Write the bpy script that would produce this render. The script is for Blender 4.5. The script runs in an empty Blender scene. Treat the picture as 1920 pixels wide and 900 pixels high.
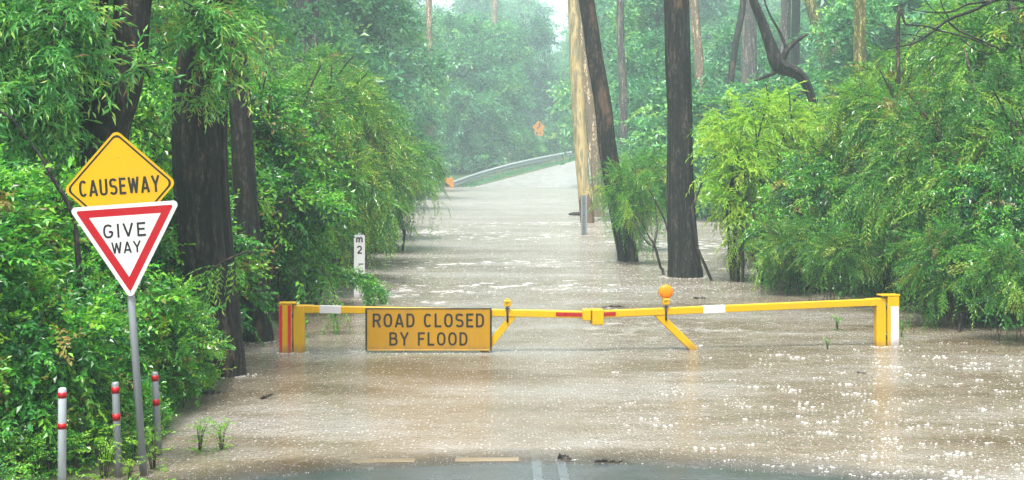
import bpy, math, random
import numpy as np

rng = np.random.default_rng(11)
random.seed(5)
S = bpy.context.scene
COL = S.collection
R = math.radians

# ------------------------------------------------------------------ camera, sky, sun, exposure
F, H, CX, HY = 2667.0, 2.63, 960.0, 300.0          # focal length in photo pixels, eye height over the water, horizon row

cam_d = bpy.data.cameras.new("camera")
cam = bpy.data.objects.new("camera", cam_d)
COL.objects.link(cam)
cam_d.sensor_width = 36.0
cam_d.lens = 36.0 * F / 1920.0
cam_d.shift_y = -(450.0 - HY) / 1920.0
cam_d.clip_start = 0.1
cam_d.clip_end = 3000.0
cam.location = (0, 0, H)
cam.rotation_euler = (R(90), 0, 0)
S.camera = cam

SUN_EL, SUN_AZ = 66.0, 200.0                        # overcast: high soft sun behind the camera's left shoulder
world = bpy.data.worlds.new("World")
S.world = world
world.use_nodes = True
wn = world.node_tree
wn.nodes.clear()
w_out = wn.nodes.new("ShaderNodeOutputWorld")
w_bg = wn.nodes.new("ShaderNodeBackground")
w_sky = wn.nodes.new("ShaderNodeTexSky")
w_hs = wn.nodes.new("ShaderNodeHueSaturation")
w_sky.sky_type = 'NISHITA'
w_sky.sun_disc = False
w_sky.sun_elevation = R(SUN_EL)
w_sky.sun_rotation = R(SUN_AZ)
w_sky.dust_density = 6.0
w_hs.inputs['Saturation'].default_value = 0.22      # a sky whitened by cloud
w_bg.inputs['Strength'].default_value = 0.1
wn.links.new(w_sky.outputs[0], w_hs.inputs['Color'])
wn.links.new(w_hs.outputs[0], w_bg.inputs[0])
wn.links.new(w_bg.outputs[0], w_out.inputs[0])

sun_d = bpy.data.lights.new("sun", 'SUN')
sun_d.energy = 1.5
sun_d.angle = R(10)
sun_d.color = (1.0, 0.97, 0.92)
sun = bpy.data.objects.new("sun", sun_d)
COL.objects.link(sun)
sun.rotation_euler = (R(90 - SUN_EL), 0, R(180 - SUN_AZ))

S.view_settings.view_transform = 'Standard'
S.view_settings.look = 'None'
S.view_settings.gamma = 1.0
S.view_settings.exposure = 2.0
S.render.engine = 'CYCLES'
S.cycles.use_denoising = True
S.cycles.max_bounces = 6
S.cycles.diffuse_bounces = 1
S.cycles.glossy_bounces = 3
S.cycles.transmission_bounces = 3
S.cycles.volume_bounces = 1
S.cycles.transparent_max_bounces = 6
S.cycles.sample_clamp_indirect = 6.0


def P(px, py, D):
    """The world point seen at a photo pixel, D metres ahead."""
    return np.array(((px - CX) / F * D, D, H - (py - HY) / F * D))


def WP(px, py):
    """The point of the water surface seen at a photo pixel."""
    D = H * F / (py - HY)
    return np.array(((px - CX) / F * D, D, 0.0))


# ------------------------------------------------------------------ materials
def mat(name):
    m = bpy.data.materials.new(name)
    m.use_nodes = True
    nt = m.node_tree
    b = nt.nodes['Principled BSDF']
    return m, nt, b


def ramp(nt, stops, src=None):
    n = nt.nodes.new('ShaderNodeValToRGB')
    e = n.color_ramp.elements
    while len(e) < len(stops):
        e.new(0.5)
    for i, (p, c) in enumerate(stops):
        e[i].position = p
        e[i].color = (*c, 1) if len(c) == 3 else c
    if src is not None:
        nt.links.new(src, n.inputs[0])
    return n


def noise(nt, scale, detail=3, vec=None, rough=0.55):
    n = nt.nodes.new('ShaderNodeTexNoise')
    n.inputs['Scale'].default_value = scale
    n.inputs['Detail'].default_value = detail
    n.inputs['Roughness'].default_value = rough
    if vec is not None:
        nt.links.new(vec, n.inputs['Vector'])
    return n


def coords(nt, scale=(1, 1, 1), kind='Object'):
    t = nt.nodes.new('ShaderNodeTexCoord')
    m = nt.nodes.new('ShaderNodeMapping')
    m.inputs['Scale'].default_value = scale
    nt.links.new(t.outputs[kind], m.inputs['Vector'])
    return m.outputs[0]


def bump(nt, b, height, strength=0.5, dist=0.02):
    n = nt.nodes.new('ShaderNodeBump')
    n.inputs['Strength'].default_value = strength
    n.inputs['Distance'].default_value = dist
    nt.links.new(height, n.inputs['Height'])
    nt.links.new(n.outputs[0], b.inputs['Normal'])
    return n


def mixc(nt, fac, a, c, mode='MIX'):
    n = nt.nodes.new('ShaderNodeMix')
    n.data_type = 'RGBA'
    n.blend_type = mode
    for sock, v in ((n.inputs[0], fac), (n.inputs[6], a), (n.inputs[7], c)):
        if isinstance(v, (int, float)):
            sock.default_value = v
        elif isinstance(v, tuple):
            sock.default_value = (*v, 1)
        else:
            nt.links.new(v, sock)
    return n.outputs[2]


def math_n(nt, op, a, b=0.0, clamp=False):
    n = nt.nodes.new('ShaderNodeMath')
    n.operation = op
    n.use_clamp = clamp
    for s, v in ((n.inputs[0], a), (n.inputs[1], b)):
        if isinstance(v, (int, float)):
            s.default_value = v
        else:
            nt.links.new(v, s)
    return n.outputs[0]


def leaf_mat(name, stops, trans=0.35, rough=0.3):
    """Leaves: colour by the age and kind of each leaf, wet gloss, light passing through."""
    m, nt, b = mat(name)
    at = nt.nodes.new('ShaderNodeAttribute')
    at.attribute_name = 'tint'
    r = ramp(nt, stops, at.outputs['Fac'])
    oi = nt.nodes.new('ShaderNodeObjectInfo')
    c = mixc(nt, 1.0, r.outputs[0], oi.outputs['Color'], 'MULTIPLY')
    nt.links.new(c, b.inputs['Base Color'])
    b.inputs['Roughness'].default_value = rough
    b.inputs['Specular IOR Level'].default_value = 0.5
    tr = nt.nodes.new('ShaderNodeBsdfTranslucent')
    c2 = mixc(nt, 1.0, c, (1.5, 1.5, 0.7), 'MULTIPLY')
    nt.links.new(c2, tr.inputs['Color'])
    mx = nt.nodes.new('ShaderNodeMixShader')
    mx.inputs[0].default_value = trans
    nt.links.new(b.outputs[0], mx.inputs[1])
    nt.links.new(tr.outputs[0], mx.inputs[2])
    nt.links.new(mx.outputs[0], nt.nodes['Material Output'].inputs['Surface'])
    return m


def bark_mat(name, dark, mid, patch, patch_at=0.62, vscale=0.12, bumpd=0.03):
    m, nt, b = mat(name)
    v = coords(nt, (1, 1, vscale))
    n1 = noise(nt, 10, 7, v, 0.72)
    n2 = noise(nt, 2.2, 4, coords(nt, (1, 1, 0.35)))
    n4 = noise(nt, 22, 5, coords(nt, (1, 1, 0.4)), 0.72)
    nm = math_n(nt, 'ADD', math_n(nt, 'MULTIPLY', n1.outputs[0], .55), math_n(nt, 'MULTIPLY', n4.outputs[0], .45))
    r1 = ramp(nt, [(0.44, dark), (0.51, tuple(.3 * q for q in mid)), (0.55, mid), (0.6, tuple(2.6 * q for q in mid)), (0.68, tuple(min(.4, 5 * q) for q in mid))], nm)
    r2 = ramp(nt, [(patch_at, (0, 0, 0)), (patch_at + 0.07, (1, 1, 1))], n2.outputs[0])
    f = math_n(nt, 'MULTIPLY', r2.outputs[0], n1.outputs[0])
    c = mixc(nt, f, r1.outputs[0], patch)
    nt.links.new(c, b.inputs['Base Color'])
    b.inputs['Roughness'].default_value = 0.62
    b.inputs['Specular IOR Level'].default_value = 0.3
    bump(nt, b, nm, 1.0, bumpd * 2.5)
    return m


def paint_mat(name, colr, rough=0.4, dirt=0.25, dirtc=(0.12, 0.09, 0.05), metal=0.0):
    m, nt, b = mat(name)
    n = noise(nt, 5, 5, coords(nt, (1, 1, 0.4)), 0.65)
    r = ramp(nt, [(0.45, (0, 0, 0)), (0.85, (1, 1, 1))], n.outputs[0])
    f = math_n(nt, 'MULTIPLY', r.outputs[0], dirt)
    c = mixc(nt, f, colr, dirtc)
    n3 = noise(nt, 26, 4, coords(nt, (1, 1, .55)), 0.6)          # chips and rust freckles
    ch = ramp(nt, [(0.66, (0, 0, 0)), (0.72, (1, 1, 1))], n3.outputs[0])
    c = mixc(nt, math_n(nt, 'MULTIPLY', ch.outputs[0], min(1.0, dirt * 2.2)), c, (0.10, 0.045, 0.015))
    geo = nt.nodes.new('ShaderNodeNewGeometry')                 # silt left by the flood near its surface
    sx = nt.nodes.new('ShaderNodeSeparateXYZ')
    nt.links.new(geo.outputs['Position'], sx.inputs[0])
    hz_ = math_n(nt, 'ADD', sx.outputs['Z'], math_n(nt, 'MULTIPLY', n.outputs[0], -.16))
    mr = nt.nodes.new('ShaderNodeMapRange')
    nt.links.new(hz_, mr.inputs[0])
    mr.inputs[1].default_value = .03; mr.inputs[2].default_value = -.06; mr.inputs[3].default_value = 0; mr.inputs[4].default_value = .55
    if name not in ('foam_white', 'worn_road_paint', 'cream_road_paint', 'dead_leaf'):
        c = mixc(nt, mr.outputs[0], c, (.13, .09, .055))
    nt.links.new(c, b.inputs['Base Color'])
    b.inputs['Specular IOR Level'].default_value = 0.3
    b.inputs['Metallic'].default_value = metal
    rr = ramp(nt, [(0.3, (rough - .1,) * 3), (0.7, (rough + .12,) * 3)], n.outputs[0])
    nt.links.new(rr.outputs[0], b.inputs['Roughness'])
    n2 = noise(nt, 60, 2, coords(nt))
    bump(nt, b, n2.outputs[0], 0.08, 0.002)
    return m


M = {}
M['broad'] = leaf_mat('broad_leaf', [(0.0, (0.01, 0.06, 0.025)), (0.35, (0.04, 0.185, 0.04)), (0.62, (0.105, 0.33, 0.035)), (0.9, (0.24, 0.46, 0.05)), (1.0, (0.22, 0.15, 0.05))], 0.28, 0.27)
M['wattle'] = leaf_mat('wattle_leaf', [(0.0, (0.015, 0.07, 0.02)), (0.4, (0.05, 0.19, 0.03)), (0.66, (0.13, 0.3, 0.035)), (0.9, (0.32, 0.42, 0.06)), (1.0, (0.2, 0.13, 0.05))], 0.28)
M['gum'] = leaf_mat('gum_leaf', [(0.0, (0.03, 0.14, 0.04)), (0.4, (0.06, 0.26, 0.065)), (0.7, (0.14, 0.38, 0.08)), (0.92, (0.34, 0.5, 0.1)), (1.0, (0.26, 0.15, 0.07))], 0.34, 0.3)
M['forest'] = leaf_mat('forest_leaf', [(0.0, (0.01, 0.06, 0.04)), (0.4, (0.045, 0.2, 0.1)), (0.75, (0.11, 0.33, 0.12)), (1.0, (0.24, 0.45, 0.12))], 0.28, 0.42)  # teal, lightened greens: some of the distance haze is put into the leaf colour
M['young'] = leaf_mat('young_leaf', [(0.0, (0.09, 0.2, 0.02)), (0.4, (0.2, 0.36, 0.03)), (0.75, (0.34, 0.48, 0.05)), (1.0, (0.42, 0.47, 0.06))], 0.42)

M['bark'] = bark_mat('dark_bark', (0.001, 0.0009, 0.0008), (0.026, 0.021, 0.0175), (0.2, 0.12, 0.075), 0.62)
M['bark_brown'] = bark_mat('brown_bark', (0.0015, 0.0012, 0.001), (0.034, 0.025, 0.02), (0.15, 0.085, 0.05), 0.6)
M['bark_grey'] = bark_mat('grey_bark', (0.05, 0.047, 0.045), (0.13, 0.115, 0.105), (0.2, 0.16, 0.1), 0.56)
M['bark_lichen'] = bark_mat('lichen_bark', (0.06, 0.07, 0.02), (0.2, 0.19, 0.06), (0.28, 0.15, 0.07), 0.62)
M['twig'] = bark_mat('twig_bark', (0.02, 0.014, 0.011), (0.07, 0.05, 0.035), (0.16, 0.09, 0.05), 0.62)


def pale_bark():
    m, nt, b = mat('pale_bark')
    n2 = noise(nt, 3.0, 5, coords(nt, (1.0, 1.0, 0.22)), 0.6)
    n3 = noise(nt, 30, 4, coords(nt, (1, 1, 0.06)), 0.6)
    r = ramp(nt, [(0.44, (0.1, 0.11, 0.06)), (0.47, (0.3, 0.22, 0.08)), (0.55, (0.42, 0.32, 0.14)), (0.58, (0.13, 0.135, 0.075)), (0.68, (0.05, 0.035, 0.02))], n2.outputs[0])
    c = mixc(nt, 0.35, r.outputs[0], ramp(nt, [(0.35, (0.16, 0.11, 0.05)), (0.65, (0.6, 0.48, 0.28))], n3.outputs[0]).outputs[0])
    # ragged dark sleeve of old bark near the foot
    geo = nt.nodes.new('ShaderNodeNewGeometry')
    sx = nt.nodes.new('ShaderNodeSeparateXYZ')
    nt.links.new(geo.outputs['Position'], sx.inputs[0])
    h = math_n(nt, 'ADD', sx.outputs['Z'], math_n(nt, 'MULTIPLY', n2.outputs[0], -3.2))
    f = ramp(nt, [(0.0, (1, 1, 1)), (0.12, (0, 0, 0))], math_n(nt, 'ADD', h, 0.55))
    c = mixc(nt, math_n(nt, 'MULTIPLY', f.outputs[0], 0.85), c, (0.07, 0.035, 0.018))
    nt.links.new(c, b.inputs['Base Color'])
    b.inputs['Roughness'].default_value = 0.5
    bump(nt, b, n3.outputs[0], 0.4, 0.01)
    return m


M['pale'] = pale_bark()
M['bark_tan'] = bark_mat('tan_bark', (0.15, 0.11, 0.07), (0.36, 0.27, 0.17), (0.12, 0.1, 0.08), 0.55, 0.08, 0.01)
M['yellow'] = paint_mat('road_yellow', (0.53, 0.295, 0.0), 0.38, 0.16)
M['gate_yellow'] = paint_mat('gate_yellow', (0.53, 0.305, 0.0), 0.36, 0.2)
M['sign_amber'] = paint_mat('sign_amber', (0.34, 0.175, 0.002), 0.42, 0.28)
M['black'] = paint_mat('sign_black', (0.012, 0.012, 0.012), 0.45, 0.1)
M['white'] = paint_mat('sign_white', (0.52, 0.52, 0.52), 0.4, 0.1)
M['red'] = paint_mat('sign_red', (0.33, 0.0015, 0.008), 0.4, 0.06)
M['reflector_red'] = paint_mat('reflector_red', (0.5, 0.012, 0.02), 0.3, 0.08)
M['strip_dark'] = paint_mat('strip_dark_red', (0.3, 0.006, 0.012), 0.3, 0.15)
M['galv'] = paint_mat('galvanised_steel', (0.24, 0.26, 0.28), 0.42, 0.45, (0.16, 0.16, 0.16), 0.35)
M['bollard'] = paint_mat('bollard_grey', (0.36, 0.4, 0.43), 0.4, 0.3, (0.2, 0.2, 0.19))
M['rail'] = paint_mat('rail_steel', (0.3, 0.33, 0.345), 0.4, 0.35, (0.15, 0.16, 0.16), 0.1)
M['orange'] = paint_mat('marker_orange', (0.5, 0.2, 0.015), 0.4, 0.2)
M['lens'] = paint_mat('amber_lens', (0.75, 0.2, 0.0), 0.18, 0.05)
M['darkmetal'] = paint_mat('dark_metal', (0.03, 0.03, 0.035), 0.4, 0.2)
M['debris'] = bark_mat('wet_wood', (0.012, 0.01, 0.01), (0.045, 0.035, 0.03), (0.1, 0.06, 0.05), 0.65)
M['deadleaf'] = paint_mat('dead_leaf', (0.14, 0.05, 0.02), 0.5, 0.4)
M['dullsteel'] = paint_mat('dull_steel', (0.13, 0.155, 0.16), 0.5, 0.4, (0.07, 0.08, 0.08))
M['foam'] = paint_mat('foam_white', (0.5, 0.5, 0.485), 0.5, 0.1, (0.5, 0.45, 0.38))


# ------------------------------------------------------------------ object helpers
def link(o, parent=None):
    COL.objects.link(o)
    if parent is not None:
        o.parent = parent
    return o


def tag(o, label=None, cat=None, group=None, kind=None):
    if label: o['label'] = label
    if cat: o['category'] = cat
    if group: o['group'] = group
    if kind: o['kind'] = kind
    return o


def empty(name, loc, label, cat, group=None, rot=(0, 0, 0)):
    o = bpy.data.objects.new(name, None)
    o.empty_display_size = 0.2
    o.location = loc
    o.rotation_euler = rot
    link(o)
    return tag(o, label, cat, group)


def npmesh(name, V, Fc, mats, midx=None, tint=None, smooth=False):
    """A mesh from arrays; Fc is (n,3) or (n,4)."""
    me = bpy.data.meshes.new(name)
    V = np.ascontiguousarray(V, dtype=np.float32)
    Fc = np.ascontiguousarray(Fc, dtype=np.int32)
    k = Fc.shape[1]
    me.vertices.add(len(V)); me.vertices.foreach_set('co', V.ravel())
    me.loops.add(Fc.size); me.loops.foreach_set('vertex_index', Fc.ravel())
    me.polygons.add(len(Fc))
    me.polygons.foreach_set('loop_start', np.arange(0, Fc.size, k, dtype=np.int32))
    me.polygons.foreach_set('loop_total', np.full(len(Fc), k, dtype=np.int32))
    if midx is not None:
        me.polygons.foreach_set('material_index', np.asarray(midx, dtype=np.int32))
    me.polygons.foreach_set('use_smooth', np.full(len(Fc), smooth, dtype=bool))
    for m in mats: me.materials.append(m)
    me.update(calc_edges=True)
    if tint is not None:
        a = me.attributes.new('tint', 'FLOAT', 'POINT')
        a.data.foreach_set('value', np.asarray(tint, dtype=np.float32))
    return me


class MB:
    """Collects boxes, prisms, ribbons and tubes with several materials, then links them as one mesh object."""
    def __init__(s, *mats):
        s.V, s.Fc, s.mi, s.sm, s.mats = [], [], [], [], list(mats)

    def _m(s, m):
        if m not in s.mats: s.mats.append(m)
        return s.mats.index(m)

    def face(s, pts, m, smooth=False):
        i = len(s.V)
        s.V += [tuple(p) for p in pts]
        s.Fc.append(tuple(range(i, i + len(pts)))); s.mi.append(s._m(m)); s.sm.append(smooth)

    def prism(s, outline, y0, y1, m, bev=0.0):
        """Outline (x,z) anticlockwise seen from the front (-y); runs from y0 (front) to y1 (back)."""
        n = len(outline); i = len(s.V); k = s._m(m)
        s.V += [(x, y0, z) for x, z in outline] + [(x, y1, z) for x, z in outline]
        s.Fc.append(tuple(range(i, i + n))); s.Fc.append(tuple(range(i + 2 * n - 1, i + n - 1, -1)))
        s.mi += [k, k]; s.sm += [False, False]
        for a in range(n):
            b = (a + 1) % n
            s.Fc.append((i + b, i + a, i + n + a, i + n + b)); s.mi.append(k); s.sm.append(False)

    def box(s, x0, x1, y0, y1, z0, z1, m, bev=0.006):
        b = min(bev, (x1 - x0) * .3, (y1 - y0) * .3, (z1 - z0) * .3)
        s.hexa([(x0, y0, z0), (x1, y0, z0), (x1, y1, z0), (x0, y1, z0), (x0, y0, z1), (x1, y0, z1), (x1, y1, z1), (x0, y1, z1)], m, b)

    def hexa(s, p, m, b=0.0):
        """Box of eight corners with small chamfers."""
        p = [np.array(q, float) for q in p]
        c = sum(p) / 8; k = s._m(m)
        if b <= 0:
            i = len(s.V); s.V += [tuple(q) for q in p]
            for f in ((0, 3, 2, 1), (4, 5, 6, 7), (0, 1, 5, 4), (1, 2, 6, 5), (2, 3, 7, 6), (3, 0, 4, 7)):
                s.Fc.append(tuple(i + a for a in f)); s.mi.append(k); s.sm.append(False)
            return
        nb = {0: (1, 3, 4), 1: (0, 2, 5), 2: (3, 1, 6), 3: (2, 0, 7), 4: (5, 7, 0), 5: (4, 6, 1), 6: (7, 5, 2), 7: (6, 4, 3)}
        u = {}
        for a in range(8):
            for q in nb[a]:
                d = p[q] - p[a]; u[(a, q)] = d / np.linalg.norm(d) * b
        faces = ((0, 3, 2, 1), (4, 5, 6, 7), (0, 1, 5, 4), (1, 2, 6, 5), (2, 3, 7, 6), (3, 0, 4, 7))
        idx = {}
        for fi, f in enumerate(faces):
            for j, a in enumerate(f):
                q0, q1 = f[j - 1], f[(j + 1) % 4]
                idx[(fi, a)] = len(s.V)
                s.V.append(tuple(p[a] + u[(a, q0)] + u[(a, q1)]))
            s.Fc.append(tuple(idx[(fi, a)] for a in f)); s.mi.append(k); s.sm.append(False)
        edges = {}
        for fi, f in enumerate(faces):
            for j in range(4):
                a, q = f[j], f[(j + 1) % 4]
                edges.setdefault(frozenset((a, q)), []).append((fi, a, q))
        for e in edges.values():
            (f0, a, q), (f1, _, _) = e
            s.Fc.append((idx[(f0, q)], idx[(f0, a)], idx[(f1, a)], idx[(f1, q)])); s.mi.append(k); s.sm.append(False)
        for a in range(8):
            fs = [fi for fi, f in enumerate(faces) if a in f]
            s.Fc.append(tuple(idx[(fi, a)] for fi in fs)); s.mi.append(k); s.sm.append(False)

    def tube(s, pts, radii, m, n=12, cap=True, smooth=True):
        pts = np.array(pts, float)
        V, Fq = tube_np(pts, np.array(radii, float), n)
        i = len(s.V); k = s._m(m)
        s.V += [tuple(v) for v in V]
        for f in Fq: s.Fc.append(tuple(int(i + a) for a in f)); s.mi.append(k); s.sm.append(smooth)
        if cap:
            L = len(V)
            s.Fc.append(tuple(i + a for a in range(n - 1, -1, -1))); s.Fc.append(tuple(i + L - n + a for a in range(n)))
            s.mi += [k, k]; s.sm += [False, False]

    def ribbon(s, pts, w, y, m):
        """A flat stroke of lettering in the x,z plane with mitred corners."""
        p = np.array(pts, float); n = len(p)
        dd = np.diff(p, axis=0); dd = dd / np.maximum(np.linalg.norm(dd, axis=1), 1e-9)[:, None]
        for a in range(1, n - 1):
            if np.dot(dd[a - 1], dd[a]) < -.1:
                s.ribbon(pts[:a + 1], w, y, m); s.ribbon(pts[a:], w, y - .00025, m); return
        d = np.diff(p, axis=0); d /= np.maximum(np.linalg.norm(d, axis=1), 1e-9)[:, None]
        nr = np.stack([-d[:, 1], d[:, 0]], 1)
        off = np.zeros_like(p)
        for a in range(n):
            if a == 0: off[a] = nr[0]
            elif a == n - 1: off[a] = nr[-1]
            else:
                v = nr[a - 1] + nr[a]; v /= max(np.linalg.norm(v), 1e-6)
                off[a] = v / max(np.dot(v, nr[a]), 0.45)
        l, r = p + off * w / 2, p - off * w / 2
        for a in range(n - 1):
            s.face([(r[a][0], y, r[a][1]), (r[a + 1][0], y, r[a + 1][1]), (l[a + 1][0], y, l[a + 1][1]), (l[a][0], y, l[a][1])], m)

    def build(s, name, parent=None, loc=(0, 0, 0), rot=(0, 0, 0)):
        me = bpy.data.meshes.new(name)
        me.from_pydata(s.V, [], s.Fc)
        for m in s.mats: me.materials.append(M[m] if isinstance(m, str) else m)
        me.polygons.foreach_set('material_index', s.mi)
        me.polygons.foreach_set('use_smooth', s.sm)
        me.update()
        o = bpy.data.objects.new(name, me)
        o.location = loc; o.rotation_euler = rot
        return link(o, parent)


def tube_np(pts, rad, n=10, ridges=0.0, seed=0):
    """Vertices and quads of a tube; ridges furrows the surface like bark."""
    k = len(pts)
    t = np.gradient(pts, axis=0); t /= np.maximum(np.linalg.norm(t, axis=1), 1e-9)[:, None]
    ref = np.array((0.0, 1.0, 0.05)) if abs(t[:, 1]).mean() < 0.8 else np.array((1.0, 0, 0))
    a = np.cross(np.broadcast_to(ref, t.shape), t); a /= np.linalg.norm(a, axis=1)[:, None]
    b = np.cross(t, a)
    th = np.linspace(0, 2 * np.pi, n, endpoint=False)
    rr = np.repeat(rad[:, None], n, 1)
    if ridges > 0:
        g = np.random.default_rng(seed)
        colr = g.normal(size=n)
        z = np.linspace(0, 1, k)
        f = np.zeros((k, n))
        for q in range(5):
            f += g.normal(size=n)[None] * np.sin(z[:, None] * (3 + 9 * q) + g.uniform(0, 6, n)[None]) / (1 + q * .5)
        f = 0.6 * colr[None] + 0.4 * f
        f = (f + .3 * np.roll(f, 1, 1) + .3 * np.roll(f, -1, 1)) / 1.6
        big = 0
        for q in range(1, 4):
            big = big + g.normal() * np.sin(q * th[None] + g.uniform(0, 6) + z[:, None] * g.uniform(1, 5)) / q
        rr = rr * (1 + ridges * f + ridges * .7 * big)
    V = pts[:, None] + (a[:, None] * np.cos(th)[None, :, None] + b[:, None] * np.sin(th)[None, :, None]) * rr[:, :, None]
    i = np.arange(k - 1)[:, None] * n; j = np.arange(n)[None]; j2 = (j + 1) % n
    Fq = np.stack([i + j, i + j2, i + n + j2, i + n + j], -1).reshape(-1, 4)
    return V.reshape(-1, 3), Fq


def smooth_path(pts, k):
    """Catmull-Rom through rows of numbers."""
    p = np.array(pts, float)
    p = np.vstack([2 * p[0] - p[1], p, 2 * p[-1] - p[-2]])
    out = []
    n = len(p) - 3
    for u in np.linspace(0, n - 1e-6, k):
        i = int(u); f = u - i
        a, b, c, d = p[i:i + 4]
        out.append(.5 * (2 * b + (c - a) * f + (2 * a - 5 * b + 4 * c - d) * f * f + (3 * b - a - 3 * c + d) * f ** 3))
    return np.array(out)


# ------------------------------------------------------------------ foliage generator
def spray(nl, length, L, Wd, ang=55, hang=0.0, droop=0.25, jit=0.35, seed=0, curl=0.12):
    """A leafy twig along +X: leaves left and right, each of two folded faces."""
    g = np.random.default_rng(seed)
    t = np.linspace(0.08, 1.0, nl)
    p = np.stack([length * t, 0.05 * length * np.sin(t * 4 + g.uniform(0, 6)), -droop * length * t ** 2], 1)
    side = np.where(np.arange(nl) % 2 == 0, 1.0, -1.0)
    side[-1] *= 0.15
    a = np.radians(ang) * (1 - .35 * t)
    d = np.stack([np.cos(a), side * np.sin(a), -2 * droop * t * .5 - hang], 1) + g.normal(size=(nl, 3)) * jit
    d /= np.linalg.norm(d, axis=1)[:, None]
    nrm = np.array((0, 0, 1.0)) + g.normal(size=(nl, 3)) * (jit * 1.2 + .15)
    s = np.cross(nrm, d); s /= np.linalg.norm(s, axis=1)[:, None]
    n = np.cross(d, s)
    ll = (L * g.uniform(.65, 1.2, nl) * (1 - .25 * t))[:, None]
    ww = ll / L * Wd * .5
    b = p; mid = p + d * ll * .45 + n * ll * .04
    tip = p + d * ll - n * ll * curl
    lf, rt = mid + s * ww + n * ww * .35, mid - s * ww + n * ww * .35
    V = np.stack([b, lf, tip, rt], 1).reshape(-1, 3)
    tint = np.repeat(.12 * t + g.normal(0, .1, nl), 4)
    return V, tint


def frames(d, roll):
    """Rotation matrices taking +X to d, +Z as near up as may be, rolled."""
    d = d / np.maximum(np.linalg.norm(d, axis=1), 1e-9)[:, None]
    y = np.cross(np.array((0, 0, 1.0)), d)
    bad = np.linalg.norm(y, axis=1) < 1e-3
    y[bad] = (0, 1, 0)
    y /= np.linalg.norm(y, axis=1)[:, None]
    z = np.cross(d, y)
    c, s = np.cos(roll)[:, None], np.sin(roll)[:, None]
    return np.stack([d, y * c + z * s, -y * s + z * c], 1)


def crown(lobes, nb, per, tm, blen, droop=0.3, up=0.25, shell=(0.45, 1.0), tsd=0.16, tmid=0.42, g=None, low=0.55, spread=0.7, keepz=None, hole=0.35, sscale=(.75, 1.2), tipup=0.0):
    """Leafy branchlets set through the lobes of a crown. Returns leaf verts, tints, branch paths."""
    g = g or rng
    lobes = [(np.array(c, float), np.array(r, float)) for c, r in lobes]
    wts = np.array([r[0] * r[1] + r[0] * r[2] + r[1] * r[2] for _, r in lobes]); wts /= wts.sum()
    pos, dirs = [], []
    ph = g.uniform(0, 6, 6)
    while len(pos) < nb:
        c, r = lobes[g.choice(len(lobes), p=wts)]
        u = g.normal(size=3); u /= np.linalg.norm(u)
        if u[2] < 0 and g.random() > low: u[2] = -u[2]
        q = c + r * u * g.uniform(*shell)
        inside = any(((q - c2) ** 2 / (r2 * .62) ** 2).sum() < 1 for c2, r2 in lobes)
        if inside and g.random() < .75: continue
        if keepz is not None and q[2] < keepz: continue
        w = r.mean()
        h = math.sin(q[0] / w * 2.6 + ph[0]) + math.sin(q[1] / w * 2.4 + ph[1]) + math.sin(q[2] / w * 3.1 + ph[2]) + math.sin((q[0] + q[2]) / w * 5 + ph[3])
        if h < -1.0 and g.random() < hole * 2: continue
        pos.append(q); dirs.append(u)
    pos, dirs = np.array(pos), np.array(dirs)
    d = dirs + np.array((0, 0, up)) + g.normal(size=(nb, 3)) * .35
    d /= np.linalg.norm(d, axis=1)[:, None]
    ln = blen * g.uniform(.6, 1.3, nb)
    start = pos - d * ln[:, None] * .5
    ct = tmid + g.normal(0, tsd, nb)
    tt = np.linspace(0.15, 1.0, per)
    T, Dn, Cn = [], [], []
    for t in tt:
        p = start + d * (ln * t)[:, None]
        p[:, 2] -= droop * ln * t * t
        tan = d.copy(); tan[:, 2] -= 2 * droop * t
        dd = tan / np.linalg.norm(tan, axis=1)[:, None] + g.normal(size=(nb, 3)) * spread * (1.15 - .6 * t)
        dd[:, 2] += tipup
        T.append(p); Dn.append(dd); Cn.append(ct + .1 * (t - .5) + g.normal(0, .05, nb))
    Pn, Dn, Cn = np.vstack(T), np.vstack(Dn), np.concatenate(Cn)
    n = len(Pn)
    Rm = frames(Dn, g.normal(0, .5, n))
    sc = g.uniform(*sscale, n)
    which = g.integers(0, len(tm), n)
    Vs, Ts = [], []
    for k, (tv, tt_) in enumerate(tm):
        s = which == k
        v = np.einsum('vi,nij->nvj', tv, Rm[s]) * sc[s][:, None, None] + Pn[s][:, None]
        Vs.append(v.reshape(-1, 3)); Ts.append((tt_[None] + Cn[s][:, None]).ravel())
    paths = []
    for i in range(nb):
        t4 = np.array((0, .35, .7, 1.0))
        p = start[i] + d[i] * (ln[i] * t4)[:, None]
        p[:, 2] -= droop * ln[i] * t4 ** 2
        paths.append(p)
    return np.vstack(Vs), np.concatenate(Ts), paths


def leaf_mesh(name, V, tint, m):
    n = len(V) // 4
    b = np.arange(n)[:, None] * 4
    Fc = np.concatenate([b + np.array((0, 1, 2)), b + np.array((0, 2, 3))], 1).reshape(-1, 3)
    return npmesh(name, V, Fc, [M[m]], tint=np.clip(tint, 0, 1))


def wood_mesh(name, tubes, m, n=6):
    """Tubes as one mesh; each is (points, radii[, sides, ridges])."""
    Vs, Fs, o = [], [], 0
    for i, t in enumerate(tubes):
        pts, rad = np.array(t[0], float), np.array(t[1], float)
        k = t[2] if len(t) > 2 else n
        V, Fq = tube_np(pts, rad, k, t[3] if len(t) > 3 else 0.0, i + 3)
        Vs.append(V); Fs.append(Fq + o); o += len(V)
    return npmesh(name, np.vstack(Vs), np.vstack(Fs), [M[m]], smooth=True)


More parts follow.
